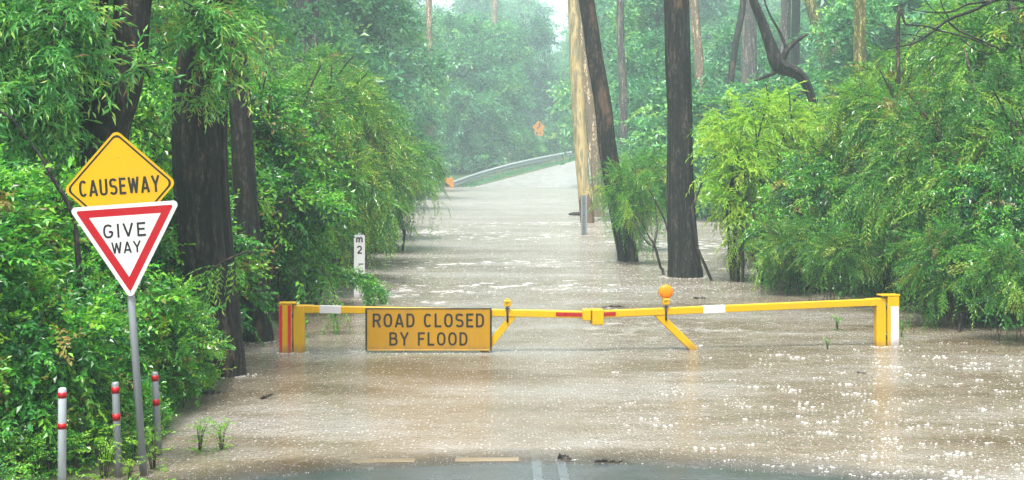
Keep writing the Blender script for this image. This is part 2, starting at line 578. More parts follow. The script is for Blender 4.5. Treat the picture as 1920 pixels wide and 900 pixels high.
def limbs(lobes, paths, base, rbase, g, twig=0.006, every=1):
    """Stems from the base into each lobe, and the branchlets that carry the leaves."""
    tb = []
    for c, r in lobes:
        c = np.array(c, float)
        mid = base + (c - base) * .5 + g.normal(size=3) * np.linalg.norm(c - base) * .12
        p = smooth_path([base + g.normal(size=3) * (rbase, rbase, 0), mid, c, c + (c - mid) * .5 * np.array((1, 1, .6))], 9)
        tb.append((p, np.linspace(rbase, rbase * .22, 9) * g.uniform(.7, 1.1), 7))
    for i, p in enumerate(paths[::every]):
        tb.append((p, np.array((1.6, 1.2, .8, .3)) * twig, 3))
    return tb


# templates of leafy twigs
T_BROAD = [spray(10, .30, .088, .046, 58, .05, .2, .32, 10 + i) for i in range(4)]
T_BROAD_BIG = [spray(9, .42, .14, .068, 55, .12, .3, .32, 20 + i) for i in range(4)]
T_WATTLE = [spray(13, .55, .14, .042, 48, .10, .45, .22, 30 + i) for i in range(4)]
T_FERNY = [spray(15, .55, .12, .034, 62, .04, .4, .14, 40 + i) for i in range(4)]
T_GUM = [spray(10, .34, .13, .03, 48, .28, .32, .38, 50 + i) for i in range(4)]
T_GUM_BROAD = [spray(9, .4, .16, .042, 46, .45, .4, .3, 55 + i) for i in range(4)]
T_FOREST = [spray(7, .8, .36, .19, 55, .1, .3, .45, 60 + i) for i in range(4)]
T_FAR = [spray(7, 1.4, .55, .3, 55, .1, .3, .5, 70 + i) for i in range(4)]


def blob_lobes(g, n, w, d, h, zlow=.35, rr=(.28, .42)):
    """Lobes of a bushy crown w wide, d deep, h high, standing on the ground."""
    out = []
    for i in range(n):
        a = g.uniform(0, 2 * math.pi); q = math.sqrt(g.random()) * .62
        z = h * g.uniform(zlow, .8)
        f = 1 - .45 * max(0, (z / h - .55)) / .3
        r = g.uniform(*rr)
        out.append(((w / 2 * q * f * math.cos(a), d / 2 * q * f * math.sin(a), z), (w * r * .75, d * r * .75, h * r * .62)))
    return out


PROTO = {}


def proto(key, name, cat, parts):
    PROTO[key] = (name, cat, parts)


def make_shrub(key, name, cat, w, d, h, nl, nb, per, tm, blen, m, seed, droop=.3, up=.25, stem='twig', stems=None, zlow=.35, rr=(.28, .42), tsd=.26, tmid=.42, twig=.005, every=1, hole=.35, low=.55, tipup=0.0, foot=1.2):
    g = np.random.default_rng(seed)
    lobes = blob_lobes(g, nl, w, d, h, zlow, rr)
    V, t, paths = crown(lobes, nb, per, tm, blen, droop, up, tsd=tsd, tmid=tmid, g=g, hole=hole, low=low, tipup=tipup)
    base = np.array((0, 0, -foot))
    tb = limbs(lobes, paths, base, (stems or h * .012), g, twig, every)
    proto(key, name, cat, [('foliage', leaf_mesh(key + '_foliage', V, t, m)), ('stem', wood_mesh(key + '_stem', tb, stem))])


def grow(key, label, loc, s=1.0, rz=0.0, tint=(1, 1, 1), group=None, tilt=(0, 0), name=None, cat=None):
    """One plant: an Empty with the prototype's parts copied under it."""
    nm, ct, parts = PROTO[key]
    e = empty(name or nm, loc, label, cat or ct, group, (tilt[0], tilt[1], rz))
    e.scale = (s, s, s) if isinstance(s, (int, float)) else s
    for pn, me in parts:
        o = bpy.data.objects.new(pn, me)
        o.color = (*tint, 1) if pn in ('foliage', 'crown') else (1, 1, 1, 1)
        link(o, e)
    return e


# ------------------------------------------------------------------ terrain, road, water
def sstep(a, b, x):
    t = np.clip((x - a) / (b - a), 0, 1)
    return t * t * (3 - 2 * t)


RAIL0 = np.array((-5.8, 135.0)); RDIR = np.array((.35, .937)); RNRM = np.array((.937, -.35))


def along(x, y):
    return (x - RAIL0[0]) * RDIR[0] + (y - RAIL0[1]) * RDIR[1]


def across(x, y):
    return (x - RAIL0[0]) * RNRM[0] + (y - RAIL0[1]) * RNRM[1]


def terr(x, y):
    x = np.asarray(x, float); y = np.asarray(y, float)
    near = np.where(y < 12.2, .055 * (12.2 - y), -.055 * (y - 12.2)) - .0052 * (x - .3) ** 2
    bed = -1.15 + .0 * x
    z = np.maximum(near, bed)
    z = np.where(y > 20, np.minimum(z, bed + 1.2 * sstep(70, 135, y) * .7), z)
    s = along(x, y)
    ramp_ = -.34 + .08 * np.clip(s, 0, 60) + .03 * np.clip(s - 60, 0, 400)
    k = sstep(-25, 3, s)
    z = z * (1 - k) + ramp_ * k
    # left bank
    xs = np.interp(y, [0, 11, 12.5, 17, 21, 60, 130, 170], [3.7, 3.65, 3.4, 3.6, 4.0, 5.2, 8.5, 9])
    lift = np.clip((-x - xs) * .2, -.5, .3) * np.where(y < 130, 1, 0)
    z = np.where((x < -1) & (y < 130), np.maximum(z, np.minimum(lift, .3)), z)
    # rising ground far to both sides and behind
    z = z + 9 * sstep(22, 90, -x) + 7 * sstep(45, 140, x) + 10 * sstep(210, 380, y)
    # behind the rail the ground drops to the trees
    a = across(x, y)
    z = np.where((s > -5) & (a < -1), z + np.clip((a + 1) * .05, -.4, 0), z)
    n = .03 * np.sin(x * 1.7 + y * .9) + .03 * np.sin(x * .8 - y * 1.3 + 2)
    off = (np.abs(x - .4) > 3.6)
    return z + np.where(off & (y < 130), n, 0)


def grid_mesh(name, xs, ys, zf, mats, attr=None):
    X, Y = np.meshgrid(xs, ys)
    Z = zf(X, Y)
    V = np.stack([X, Y, Z], -1).reshape(-1, 3)
    nx, ny = len(xs), len(ys)
    i = (np.arange(ny - 1)[:, None] * nx + np.arange(nx - 1)[None]).ravel()
    Fc = np.stack([i, i + 1, i + nx + 1, i + nx], 1)
    me = npmesh(name, V, Fc, mats, smooth=True)
    if attr is not None:
        a = me.attributes.new('depth', 'FLOAT', 'POINT')
        a.data.foreach_set('value', attr(X, Y).ravel().astype(np.float32))
    return me


m, nt, b = mat('wet_ground')
n = noise(nt, .9, 6, coords(nt), .6)
n2 = noise(nt, 14, 4, coords(nt), .6)
r = ramp(nt, [(.35, (.03, .022, .014)), (.5, (.03, .05, .014)), (.68, (.06, .13, .025))], n.outputs[0])
nt.links.new(mixc(nt, .5, r.outputs[0], ramp(nt, [(.3, (.02, .03, .01)), (.7, (.1, .15, .03))], n2.outputs[0]).outputs[0]), b.inputs['Base Color'])
b.inputs['Roughness'].default_value = .6
bump(nt, b, n2.outputs[0], .8, .05)
M['ground'] = m

xs = np.concatenate([np.linspace(-260, -20, 25)[:-1], np.linspace(-20, -7, 27)[:-1], np.linspace(-7, 8, 61)[:-1], np.linspace(8, 30, 23)[:-1], np.linspace(30, 260, 24)])
ys = np.concatenate([np.linspace(-40, 5, 10)[:-1], np.linspace(5, 30, 101)[:-1], np.linspace(30, 130, 51)[:-1], np.linspace(130, 230, 51)[:-1], np.linspace(230, 900, 30)])
tag(link(bpy.data.objects.new('ground', grid_mesh('ground', xs, ys, terr, [M['ground']]))), kind='structure')

m, nt, b = mat('wet_asphalt')
n = noise(nt, 55, 4, coords(nt), .7); n2 = noise(nt, 1.4, 4, coords(nt), .6)
r = ramp(nt, [(.3, (.014, .022, .028)), (.7, (.045, .06, .07))], n.outputs[0])
nt.links.new(mixc(nt, .4, r.outputs[0], ramp(nt, [(.35, (.02, .025, .03)), (.65, (.075, .075, .07))], n2.outputs[0]).outputs[0]), b.inputs['Base Color'])
rr = ramp(nt, [(.35, (.1,) * 3), (.7, (.38,) * 3)], n2.outputs[0])
nt.links.new(rr.outputs[0], b.inputs['Roughness'])
bump(nt, b, n.outputs[0], .35, .006)
M['asphalt'] = m

tag(link(bpy.data.objects.new('road', grid_mesh('road', np.linspace(-3.0, 4.4, 30), np.linspace(3, 34, 80), lambda x, y: terr(x, y) + .005, [M['asphalt']]))), kind='structure')


def ramp_road():
    sv = np.linspace(-8, 90, 60); av = np.linspace(.8, 11.5, 16)
    A, Sg = np.meshgrid(av, sv)
    X = RAIL0[0] + Sg * RDIR[0] + A * RNRM[0]; Y = RAIL0[1] + Sg * RDIR[1] + A * RNRM[1]
    V = np.stack([X, Y, terr(X, Y) + .03], -1).reshape(-1, 3)
    nx = len(av)
    i = (np.arange(len(sv) - 1)[:, None] * nx + np.arange(nx - 1)[None]).ravel()
    return npmesh('far_road', V, np.stack([i, i + 1, i + nx + 1, i + nx], 1), [M['runoff']], smooth=True)


m, nt, b = mat('running_road_water')
n = noise(nt, 1.1, 7, coords(nt, (1.2, .35, 1)), .68)
r = ramp(nt, [(.38, (.21, .2, .185)), (.5, (.27, .262, .25)), (.62, (.34, .335, .33))], n.outputs[0])
nt.links.new(r.outputs[0], b.inputs['Base Color'])
b.inputs['Roughness'].default_value = .3
bump(nt, b, n.outputs[0], .4, .05)
M['runoff'] = m
tag(link(bpy.data.objects.new('road', ramp_road())), kind='structure')

# painted road markings
mk = MB('white')
for x0 in (.17, .385):
    ysl = np.linspace(6, 13.0, 24)
    for y0, y1 in zip(ysl[:-1], ysl[1:]):
        mk.face([(x0, y0, float(terr(x0, y0)) + .01), (x0 + .075, y0, float(terr(x0, y0)) + .01), (x0 + .085, y1, float(terr(x0, y1)) + .01), (x0, y1, float(terr(x0, y1)) + .01)], 'white')
M['marking'] = paint_mat('worn_road_paint', (.085, .1, .11), .3, .7, (.05, .06, .06))
M['marking_cream'] = paint_mat('cream_road_paint', (.42, .32, .19), .35, .8, (.3, .2, .1))
mk.mats[0] = 'marking'
for x0, x1 in ((-1.42, -.86), (-.5, .06)):
    mk.face([(x, y, float(terr(x, y)) + .01) for x, y in ((x0, 12.44), (x1, 12.44), (x1, 12.66), (x0, 12.66))], 'marking_cream')
tag(mk.build('road_marking'), kind='structure')

# flood water
m, nt, b = mat('flood_water')
v = coords(nt)
n_big = noise(nt, .4, 5, coords(nt, (.6, 1.2, 1)), .65)
mud = ramp(nt, [(.35, (.1, .07, .036)), (.5, (.175, .146, .104)), (.62, (.235, .216, .185))], n_big.outputs[0])
n_f = noise(nt, 2.6, 7, coords(nt, (.8, .55, 1)), .68)
n_p = noise(nt, .13, 3, v, .5)
thr = math_n(nt, 'ADD', n_f.outputs[0], math_n(nt, 'MULTIPLY', math_n(nt, 'SUBTRACT', n_p.outputs[0], .5), .75))
foam = ramp(nt, [(.575, (0, 0, 0)), (.66, (1, 1, 1))], thr)
vo = nt.nodes.new('ShaderNodeTexVoronoi'); vo.inputs['Scale'].default_value = 9.0
nt.links.new(v, vo.inputs['Vector'])
sepc = nt.nodes.new('ShaderNodeSeparateColor'); nt.links.new(vo.outputs['Color'], sepc.inputs[0])
rad = math_n(nt, 'MULTIPLY', math_n(nt, 'POWER', sepc.outputs[0], 4.0), .3)
dot = math_n(nt, 'LESS_THAN', vo.outputs['Distance'], rad)
fm = math_n(nt, 'MAXIMUM', math_n(nt, 'MULTIPLY', foam.outputs[0], .62), math_n(nt, 'MULTIPLY', dot, .6))
vo2 = nt.nodes.new('ShaderNodeTexVoronoi'); vo2.inputs['Scale'].default_value = 25.0      # rain drops striking the surface
nt.links.new(v, vo2.inputs['Vector'])
sep2 = nt.nodes.new('ShaderNodeSeparateColor'); nt.links.new(vo2.outputs['Color'], sep2.inputs[0])
hit = math_n(nt, 'LESS_THAN', vo2.outputs['Distance'], math_n(nt, 'MULTIPLY', math_n(nt, 'POWER', sep2.outputs[0], 2.0), .33))
# foam lives where the flow is fast: past the gate
sx = nt.nodes.new('ShaderNodeSeparateXYZ'); nt.links.new(v, sx.inputs[0])
fast = nt.nodes.new('ShaderNodeMapRange'); nt.links.new(sx.outputs['Y'], fast.inputs[0])
fast.inputs[1].default_value = 17; fast.inputs[2].default_value = 30; fast.inputs[3].default_value = .12; fast.inputs[4].default_value = 1.0
fm = math_n(nt, 'MULTIPLY', fm, fast.outputs[0])
calm = nt.nodes.new('ShaderNodeMapRange'); nt.links.new(sx.outputs['Y'], calm.inputs[0])       # smoother where the flow slows, far up the road
calm.inputs[1].default_value = 42; calm.inputs[2].default_value = 75; calm.inputs[3].default_value = 1.0; calm.inputs[4].default_value = .5
fm = math_n(nt, 'MULTIPLY', fm, calm.outputs[0])
far_sheen = nt.nodes.new('ShaderNodeMapRange'); nt.links.new(sx.outputs['Y'], far_sheen.inputs[0])        # sky reflection put into the colour, paler with distance
far_sheen.inputs[1].default_value = 22; far_sheen.inputs[2].default_value = 80; far_sheen.inputs[3].default_value = 0.0; far_sheen.inputs[4].default_value = .3
fm = math_n(nt, 'MAXIMUM', fm, far_sheen.outputs[0])
fm = math_n(nt, 'MAXIMUM', fm, math_n(nt, 'MULTIPLY', hit, .5))
nt.links.new(mixc(nt, fm, mud.outputs[0], (.53, .53, .52)), b.inputs['Base Color'])
nt.links.new(ramp(nt, [(0, (.09,) * 3), (1, (.5,) * 3)], fm).outputs[0], b.inputs['Roughness'])
b.inputs['IOR'].default_value = 1.4
n_r = noise(nt, 5.0, 4, coords(nt, (1, .7, 1)), .6)
n_d = noise(nt, 26, 2, v, .5)
n_s = noise(nt, .9, 3, coords(nt, (.5, 1.3, 1)), .5)
hh = math_n(nt, 'ADD', n_r.outputs[0], math_n(nt, 'MULTIPLY', n_d.outputs[0], .6))
hh = math_n(nt, 'ADD', hh, math_n(nt, 'MULTIPLY', n_s.outputs[0], 1.6))
bump(nt, b, hh, 1.0, .06)
at = nt.nodes.new('ShaderNodeAttribute'); at.attribute_name = 'depth'
al = nt.nodes.new('ShaderNodeMapRange'); nt.links.new(at.outputs['Fac'], al.inputs[0])
al.inputs[1].default_value = -.002; al.inputs[2].default_value = .048
nt.links.new(al.outputs[0], b.inputs['Alpha'])
M['water'] = m
xs = np.concatenate([np.linspace(-200, -8, 20)[:-1], np.linspace(-8, 10, 91)[:-1], np.linspace(10, 200, 24)])
ys = np.concatenate([np.linspace(9.5, 18, 86)[:-1], np.linspace(18, 40, 45)[:-1], np.linspace(40, 330, 60)])
tag(link(bpy.data.objects.new('water', grid_mesh('water', xs, ys, lambda x, y: 0 * x, [M['water']], lambda x, y: -terr(x, y)))), kind='structure')


# ------------------------------------------------------------------ lettering (plain road-sign capitals drawn as strokes)
def arc(cx, cy, rx, ry, a0, a1, n=14):
    t = np.radians(np.linspace(a0, a1, n))
    sg = lambda v: np.sign(v) * np.abs(v) ** .82
    return [(cx + rx * sg(math.cos(q)), cy + ry * sg(math.sin(q))) for q in t]


def glyphs(t):
    h = t / 2; w = .62; c = w / 2
    lo, hi, md = h, 1 - h, .53
    return {
        'A': (.68, [[(.06, 0), (.34, 1 - .02), (.62, 0)], [(.15, .27), (.53, .27)]]),
        'B': (w, [[(h, 0), (h, 1)], [(h, hi)] + arc(.30, (hi + md) / 2, .22, (hi - md) / 2, 90, -90) + [(h, md)], [(h, lo)] + arc(.32, (lo + md) / 2, .24, (md - lo) / 2, -90, 90)]),
        'C': (w, [arc(c, .5, c - h, .5 - h, 42, 318, 26)]),
        'D': (w, [[(h, 0), (h, 1)], [(h, hi)] + arc(.26, .5, w - h - .26, .5 - h, 90, -90, 18) + [(h, lo)]]),
        'E': (.54, [[(h, 0), (h, 1)], [(h, hi), (.54, hi)], [(h, .52), (.48, .52)], [(h, lo), (.54, lo)]]),
        'F': (.54, [[(h, 0), (h, 1)], [(h, hi), (.54, hi)], [(h, .5), (.47, .5)]]),
        'G': (.65, [arc(.325, .5, .325 - h, .5 - h, 42, 330, 26) + [(.65 - h, .45), (.36, .45)]]),
        'I': (t, [[(h, 0), (h, 1)]]),
        'L': (.52, [[(h, 1), (h, lo), (.52, lo)]]),
        'O': (.66, [arc(.33, .5, .33 - h, .5 - h, 90, 452, 32)]),
        'R': (w, [[(h, 0), (h, 1)], [(h, hi)] + arc(.30, (hi + .48) / 2, .24, (hi - .48) / 2, 90, -90) + [(h, .48)], [(.32, .48), (.56, 0)]]),
        'S': (w, [arc(c, (hi + .51) / 2, c - h, (hi - .51) / 2, 25, 270, 16) + arc(c, (lo + .51) / 2, c - h, (.51 - lo) / 2, 90, -155, 16)[1:]]),
        'U': (w, [[(h, 1), (h, .4)] + arc(c, .32, c - h, .32 - h, 180, 360, 14) + [(w - h, .4), (w - h, 1)]]),
        'V': (.66, [[(.06, 1), (.33, .04), (.60, 1)]]),
        'W': (.86, [[(.06, 1), (.235, .03), (.43, .93), (.625, .03), (.80, 1)]]),
        'Y': (.66, [[(.05, 1), (.33, .46), (.61, 1)], [(.33, .5), (.33, 0)]]),
        'm': (.86, [[(h, 0), (h, .7)], [(h, .45)] + arc(.25, .48, .25 - h, .22 - h + .04, 180, 0, 8) + [(.5 - h, 0)], [(.5 - h, .45)] + arc(.61, .48, .25 - h, .22 - h + .04, 180, 0, 8) + [(.86 - h, 0)]]),
        '2': (.6, [arc(.3, .68, .3 - h, .32 - h, 170, -35, 16) + [(h * 1.2, lo), (.6, lo)]]),
        '1': (.3, [[(.02, .78), (.18, .93), (.18, 0)]]),
    }


def write(mb, text, x0, z0, hgt, y, m, t=.15, width=None, gap=.16, space=.42):
    """Strokes of a word whose lower left corner is at x0,z0; width stretches it to fit."""
    G = glyphs(t)
    tot = sum((space if ch == ' ' else G[ch][0] + gap) for ch in text) - gap
    sx = (width / (tot * hgt)) if width else 1.0
    x = 0.0
    for ch in text:
        if ch == ' ':
            x += space; continue
        wd, st = G[ch]
        for k, s in enumerate(st):
            pts = [((x + q[0]) * hgt * sx + x0, q[1] * hgt + z0) for q in s]
            mb.ribbon(pts, t * hgt, y - .0005 * k, m)
        x += wd + gap


def rounded(pts, r, n=5):
    """Corners of a convex outline rounded; anticlockwise."""
    p = [np.array(q, float) for q in pts]; out = []
    for i in range(len(p)):
        a, b, c = p[i - 1], p[i], p[(i + 1) % len(p)]
        u = (a - b) / np.linalg.norm(a - b); v = (c - b) / np.linalg.norm(c - b)
        ang = math.acos(np.clip(np.dot(u, v), -1, 1)); d = r / math.tan(ang / 2)
        s, e = b + u * d, b + v * d
        bis = (u + v) / np.linalg.norm(u + v); ctr = b + bis * r / math.sin(ang / 2)
        a0 = math.atan2(*(s - ctr)[::-1]); a1 = math.atan2(*(e - ctr)[::-1])
        da = (a1 - a0 + math.pi) % (2 * math.pi) - math.pi
        out += [tuple(ctr + r * np.array((math.cos(a0 + da * k / n), math.sin(a0 + da * k / n)))) for k in range(n + 1)]
    return out


def ring(mb, outer, inner, y, m):
    n = len(outer)
    for i in range(n):
        j = (i + 1) % n
        mb.face([(outer[i][0], y, outer[i][1]), (outer[j][0], y, outer[j][1]), (inner[j][0], y, inner[j][1]), (inner[i][0], y, inner[i][1])], m)


def scaled(o, k):
    c = np.mean(np.array(o), 0)
    return [tuple(c + (np.array(q) - c) * k) for q in o]


def poly_face(mb, o, y, m):
    mb.face([(x, y, z) for x, z in o], m)


# ------------------------------------------------------------------ causeway / give way sign
D0 = 11.85
k0 = D0 / F
base = P(270, 884, D0)
gz = float(terr(base[0], base[1]))
lean = R(-4.05)
sg = empty('road_sign', (base[0], base[1], gz), 'yellow causeway diamond over red and white give way triangle on leaning grey pole', 'road sign', None, (0, lean, 0))
# lean about y: local z axis points up and to the left
uz = np.array((math.sin(lean), math.cos(lean))); ux = np.array((math.cos(lean), -math.sin(lean)))


def loc_s(px, py):
    p = P(px, py, D0); d = np.array((p[0] - base[0], p[2] - gz))
    return float(d @ ux), float(d @ uz)


pole = MB('galv')
ztop = loc_s(222, 262)[1]
pole.tube([(0, 0, -.4), (0, 0, ztop)], [.031, .031], 'galv', 20)
pole.tube([(0, 0, ztop), (0, 0, ztop + .012)], [.033, .03], 'galv', 20)
pole.build('pole', sg)
cx_, cz_ = loc_s(227.5, 349)
dm = MB('yellow')
hd = 106 * k0
sq = rounded([(0, -hd), (hd, 0), (0, hd), (-hd, 0)], .05, 6)
dm.prism(sq, -.045, -.042, 'yellow')
ring(dm, scaled(sq, .945), scaled(sq, .90), -.0462, 'black')
write(dm, 'CAUSEWAY', loc_s(153, 368)[0] - cx_, -.068, 31 * k0, -.0465, 'black', .145, 150 * k0, .2)
for z in (.13, .4):
    dm.tube([(0.0, -.0475, z * .6 + .0), (0.0, -.0445, z * .6 + .0)], [.006, .006], 'galv', 8)
dpl = dm.build('diamond_plate', sg, (cx_, 0, cz_))
dpl['label'] = 'yellow diamond plate lettered CAUSEWAY'
tx, tz = loc_s(236, 382)
tr_ = MB('white')
wt = 105 * k0; ht = 180 * k0
tri = rounded([(0, -ht), (wt, 0), (-wt, 0)], .035, 7)
tr_.prism(tri, -.052, -.049, 'white')
c = np.array((0, -ht / 3))


def tsc(k, r):
    return rounded([tuple(c + (np.array(q) - c) * k) for q in ((0, -ht), (wt, 0), (-wt, 0))], r, 7)


poly_face(tr_, tsc(.875, .014), -.0532, 'red')
poly_face(tr_, tsc(.64, .002), -.0544, 'white')
write(tr_, 'GIVE', -43 * k0, -62 * k0, 26 * k0, -.0556, 'black', .15, 80 * k0, .2)
write(tr_, 'WAY', -29 * k0, -92 * k0, 22 * k0, -.0556, 'black', .15, 55 * k0, .14)
tr_.tube([(0, -.056, -ht + .075), (0, -.05, -ht + .075)], [.007, .007], 'galv', 8)
tpl = tr_.build('triangle_plate', sg, (tx, 0, tz))
tpl['label'] = 'white triangle with red border lettered GIVE WAY'
for z in (tz - .12, tz - ht + .1, cz_ + .1):
    br = MB('galv'); br.box(-.05, .05, -.041, -.028, z - .02, z + .02, 'galv', .004); br.build('bracket', sg)


# ------------------------------------------------------------------ bollards
def bollard(px0, py0, px1, py1, wpx, bands, label, m):
    """Round post from its foot pixel to its top pixel with red reflective bands."""
    D = H * F / (py1 - HY) if py1 < 900 else 11.4
    k = D / F
    b0 = P(px1, py1, D); t0 = P(px0, py0, D)
    z = float(terr(b0[0], b0[1]))
    hgt = t0[2] - z
    e = empty('bollard', (b0[0], b0[1], z), label, 'bollard', 'red banded bollards beside the road sign', (0, math.atan2(t0[0] - b0[0], hgt), 0))
    r = wpx / 2 * k
    body = MB(m)
    body.tube([(0, 0, -.35), (0, 0, hgt - .02), (0, 0, hgt - .006), (0, 0, hgt)], [r, r, r * .9, r * .7], m, 20)
    body.build('post', e)
    for y0, y1 in bands:
        q = MB('reflector_red')
        q.tube([(0, 0, hgt - (y1 - py0) * k), (0, 0, hgt - (y0 - py0) * k)], [r + .0015, r + .0015], 'red', 20)
        q.build('red_band', e)


bollard(117, 727, 116, 915, 15.5, [(735, 746), (793, 804)], 'grey white bollard farthest from the pole, two red bands, near the bushes', 'bollard')
bollard(216, 716, 223, 894, 14, [(725, 737), (775, 788)], 'leaning grey bollard with two red bands, left of the sign pole', 'galv')
bollard(290, 697, 298, 852, 13, [(703, 714), (748, 760)], 'grey bollard with two red bands between the sign pole and the flood water', 'galv')

# ------------------------------------------------------------------ the two flood gates
GY = 'gate_yellow'
L0 = WP(537, 660)
gl = empty('flood_gate', tuple(L0), 'yellow boom gate with the road closed by flood panel, red striped post', 'gate')
kl = L0[1] / F
gxl = lambda px: (px - 537) * kl
gzl = lambda py: H - (py - HY) * kl
p = MB(GY)
p.box(gxl(525), gxl(549), -.09, .09, -.9, gzl(569), GY, .01)
p.box(gxl(524), gxl(556), -.094, .094, gzl(569), gzl(566.5), GY, .003)
p.build('gate_post', gl)
for a, b_ in ((525.6, 531.3), (541.5, 547.6)):
    q = MB('reflector_red'); q.box(gxl(a), gxl(b_), -.0945, -.0912, -.05, gzl(571), 'reflector_red', .001); q.build('reflector_strip', gl)
for z in (.12, .52):
    q = MB('darkmetal'); q.tube([(gxl(549.4), -.05, z - .04), (gxl(549.4), -.05, z + .04)], [.016, .016], 'darkmetal', 10); q.build('hinge', gl)
# boom of left leaf: sags a little towards the latch
lb = MB(GY)
lb.box(gxl(550.5), gxl(571.5), -.06, .06, -.5, gzl(573), GY, .01)
lb.build('leaf_upright', gl)
x0, x1 = gxl(550.5), gxl(1096)
zt0, zt1 = gzl(572), gzl(583)
zl = lambda x: zt0 + (zt1 - zt0) * (x - x0) / (x1 - x0)
bo = MB(GY)


def boom_seg(mb, xa, xb, za, zb, hgt, dpt, mm, e=0.0, bev=.008):
    mb.hexa([(xa, -dpt - e, za - hgt - e), (xb, -dpt - e, zb - hgt - e), (xb, dpt + e, zb - hgt - e), (xa, dpt + e, za - hgt - e), (xa, -dpt - e, za + e), (xb, -dpt - e, zb + e), (xb, dpt + e, zb + e), (xa, dpt + e, za + e)], mm, bev)


boom_seg(bo, gxl(572), x1, zl(gxl(572)), zt1, .096, .05, GY)
boom_seg(bo, gxl(550.5), gxl(588), zt0 + .008, zl(gxl(588)) + .006, .108, .056, GY)
bo.build('boom', gl)
q = MB('white'); boom_seg(q, gxl(600), gxl(640), zl(gxl(600)), zl(gxl(640)), .096, .05, 'white', .003, .003); q.build('white_sleeve', gl)
q = MB('strip_dark'); xa, xb = gxl(1042), gxl(1091)
q.hexa([(xa, -.0545, zl(xa) - .074), (xb, -.0545, zl(xb) - .074), (xb, -.051, zl(xb) - .074), (xa, -.051, zl(xa) - .074), (xa, -.0545, zl(xa) - .022), (xb, -.0545, zl(xb) - .022), (xb, -.051, zl(xb) - .022), (xa, -.051, zl(xa) - .022)], 'strip_dark', .001)
q.build('reflector_strip', gl)
q = MB(GY)
xa, za, xb, zb = gxl(962), zl(gxl(962)) - .085, gxl(905), gzl(662)
d = np.array((xb - xa, zb - za)); d /= np.linalg.norm(d); nn = np.array((-d[1], d[0])) * .045
q.hexa([(xa - nn[0], -.04, za - nn[1]), (xa + nn[0], -.04, za + nn[1]), (xa + nn[0], .04, za + nn[1]), (xa - nn[0], .04, za - nn[1]), (xb - nn[0], -.04, zb - nn[1]), (xb + nn[0], -.04, zb + nn[1]), (xb + nn[0], .04, zb + nn[1]), (xb - nn[0], .04, zb - nn[1])], GY, .006)
q.build('brace', gl)
# the sign panel
sp = MB('sign_amber')
sx0, sx1, sz0, sz1 = gxl(686.5), gxl(922), gzl(655.5), gzl(577)
sp.box(sx0, sx1, -.085, -.066, sz0, sz1, 'sign_amber', .003)
bw = 3.4 * kl
sp.box(sx0 - .002, sx1 + .002, -.0885, -.064, sz1 - .012, sz1 + .003, 'black', .002)
sp.box(sx0 - .002, sx0 + bw * .9, -.0890, -.0635, sz0 - .01, sz1 - .013, 'black', .002)
sp.box(sx1 - bw * .9, sx1 + .002, -.0890, -.0635, sz0 - .01, sz1 - .013, 'black', .002)
sp.box(sx0 + bw, sx1 - bw, -.094, -.0635, sz0 - .004, sz0 + .012, GY, .003)
write(sp, 'ROAD CLOSED', gxl(700), gzl(612.5), 26 * kl, -.0868, 'black', .15, 208 * kl, .2, .5)
write(sp, 'BY FLOOD', gxl(731), gzl(646.5), 25 * kl, -.0868, 'black', .15, 146 * kl, .2, .5)
for px in (700, 762, 846, 908):
    for zz in (sz1 - .03, sz0 + .04):
        sp.tube([(gxl(px), -.0885, zz), (gxl(px), -.0852, zz)], [.006, .006], 'darkmetal', 8)
sp.build('sign_panel', gl)['label'] = 'amber panel lettered ROAD CLOSED BY FLOOD in black'


def beacon(parent, x, ztop, lens, zsc):
    """A barricade lamp on a pin through the boom; the box may have lost its lens."""
    lamp = MB('darkmetal')
    lamp.tube([(x, -.058, ztop - .17), (x, -.058, ztop + .05)], [.014, .014], 'darkmetal', 10)
    lamp.box(x - .03, x + .03, -.075, -.04, ztop + .01, ztop + .03, 'darkmetal', .003)
    lo = lamp.build('lamp_bracket', parent)
    bx = MB('gate_yellow')
    bx.box(x - .047, x + .047, -.085, .0, ztop + .045, ztop + .135, GY, .012)
    for k, z in enumerate((.112, .098, .085)):
        for j in range(5 - k):
            bx.box(x - .03 + j * .0125, x - .022 + j * .0125, -.0868, -.0855, ztop + z - .008, ztop + z, 'black', .0003)
    if not lens:
        bx.tube([(x, -.042, ztop + .135), (x, -.042, ztop + .155)], [.02, .016], 'gate_yellow', 10)
    bx.build('battery_box', lo)
    if lens:
        ln = MB('lens')
        zc = ztop + .135 + .092
        for sgn in (-1, 1):
            prof = [(.0, .097), (.02, .094), (.034, .078), (.042, .05), (.045, .0)]
            ln.tube([(x, -.042 + sgn * a, zc) for a, _ in prof], [max(r_, .001) for _, r_ in prof], 'lens', 28)
        ln.tube([(x, -.058, zc), (x, -.026, zc)], [.1, .1], 'orange', 28)
        for q in range(3):
            a = q * 2.094 + .5
            ln.tube([(x + .05 * math.cos(a), -.083, zc + .05 * math.sin(a)), (x + .05 * math.cos(a), -.075, zc + .05 * math.sin(a))], [.01, .012], 'orange', 8)
        ln.build('lens', lo)


beacon(gl, gxl(951.5), zl(gxl(951)) - .0, False, 1)

# right gate: turned slightly, its post a little farther off
R0 = WP(1671, 648)
latch = np.array(((1112 - CX) / F * 19.55, 19.55))
vec = latch - R0[:2]; Ln = np.linalg.norm(vec)
yaw = math.atan2(-vec[1], -vec[0])
gr = empty('flood_gate', tuple(R0), 'yellow boom gate with the amber lamp and a white panelled post', 'gate', None, (0, 0, yaw))
dirg = -vec / Ln


def gxr(px):
    """Local x along the boom (post at 0, latch negative) seen at a photo column."""
    s = (px - CX) / F
    t = (R0[0] - s * R0[1]) / (s * dirg[1] - dirg[0])
    return t


def gzr(px, py):
    t = gxr(px); D = R0[1] + t * dirg[1]
    return H - (py - HY) / F * D


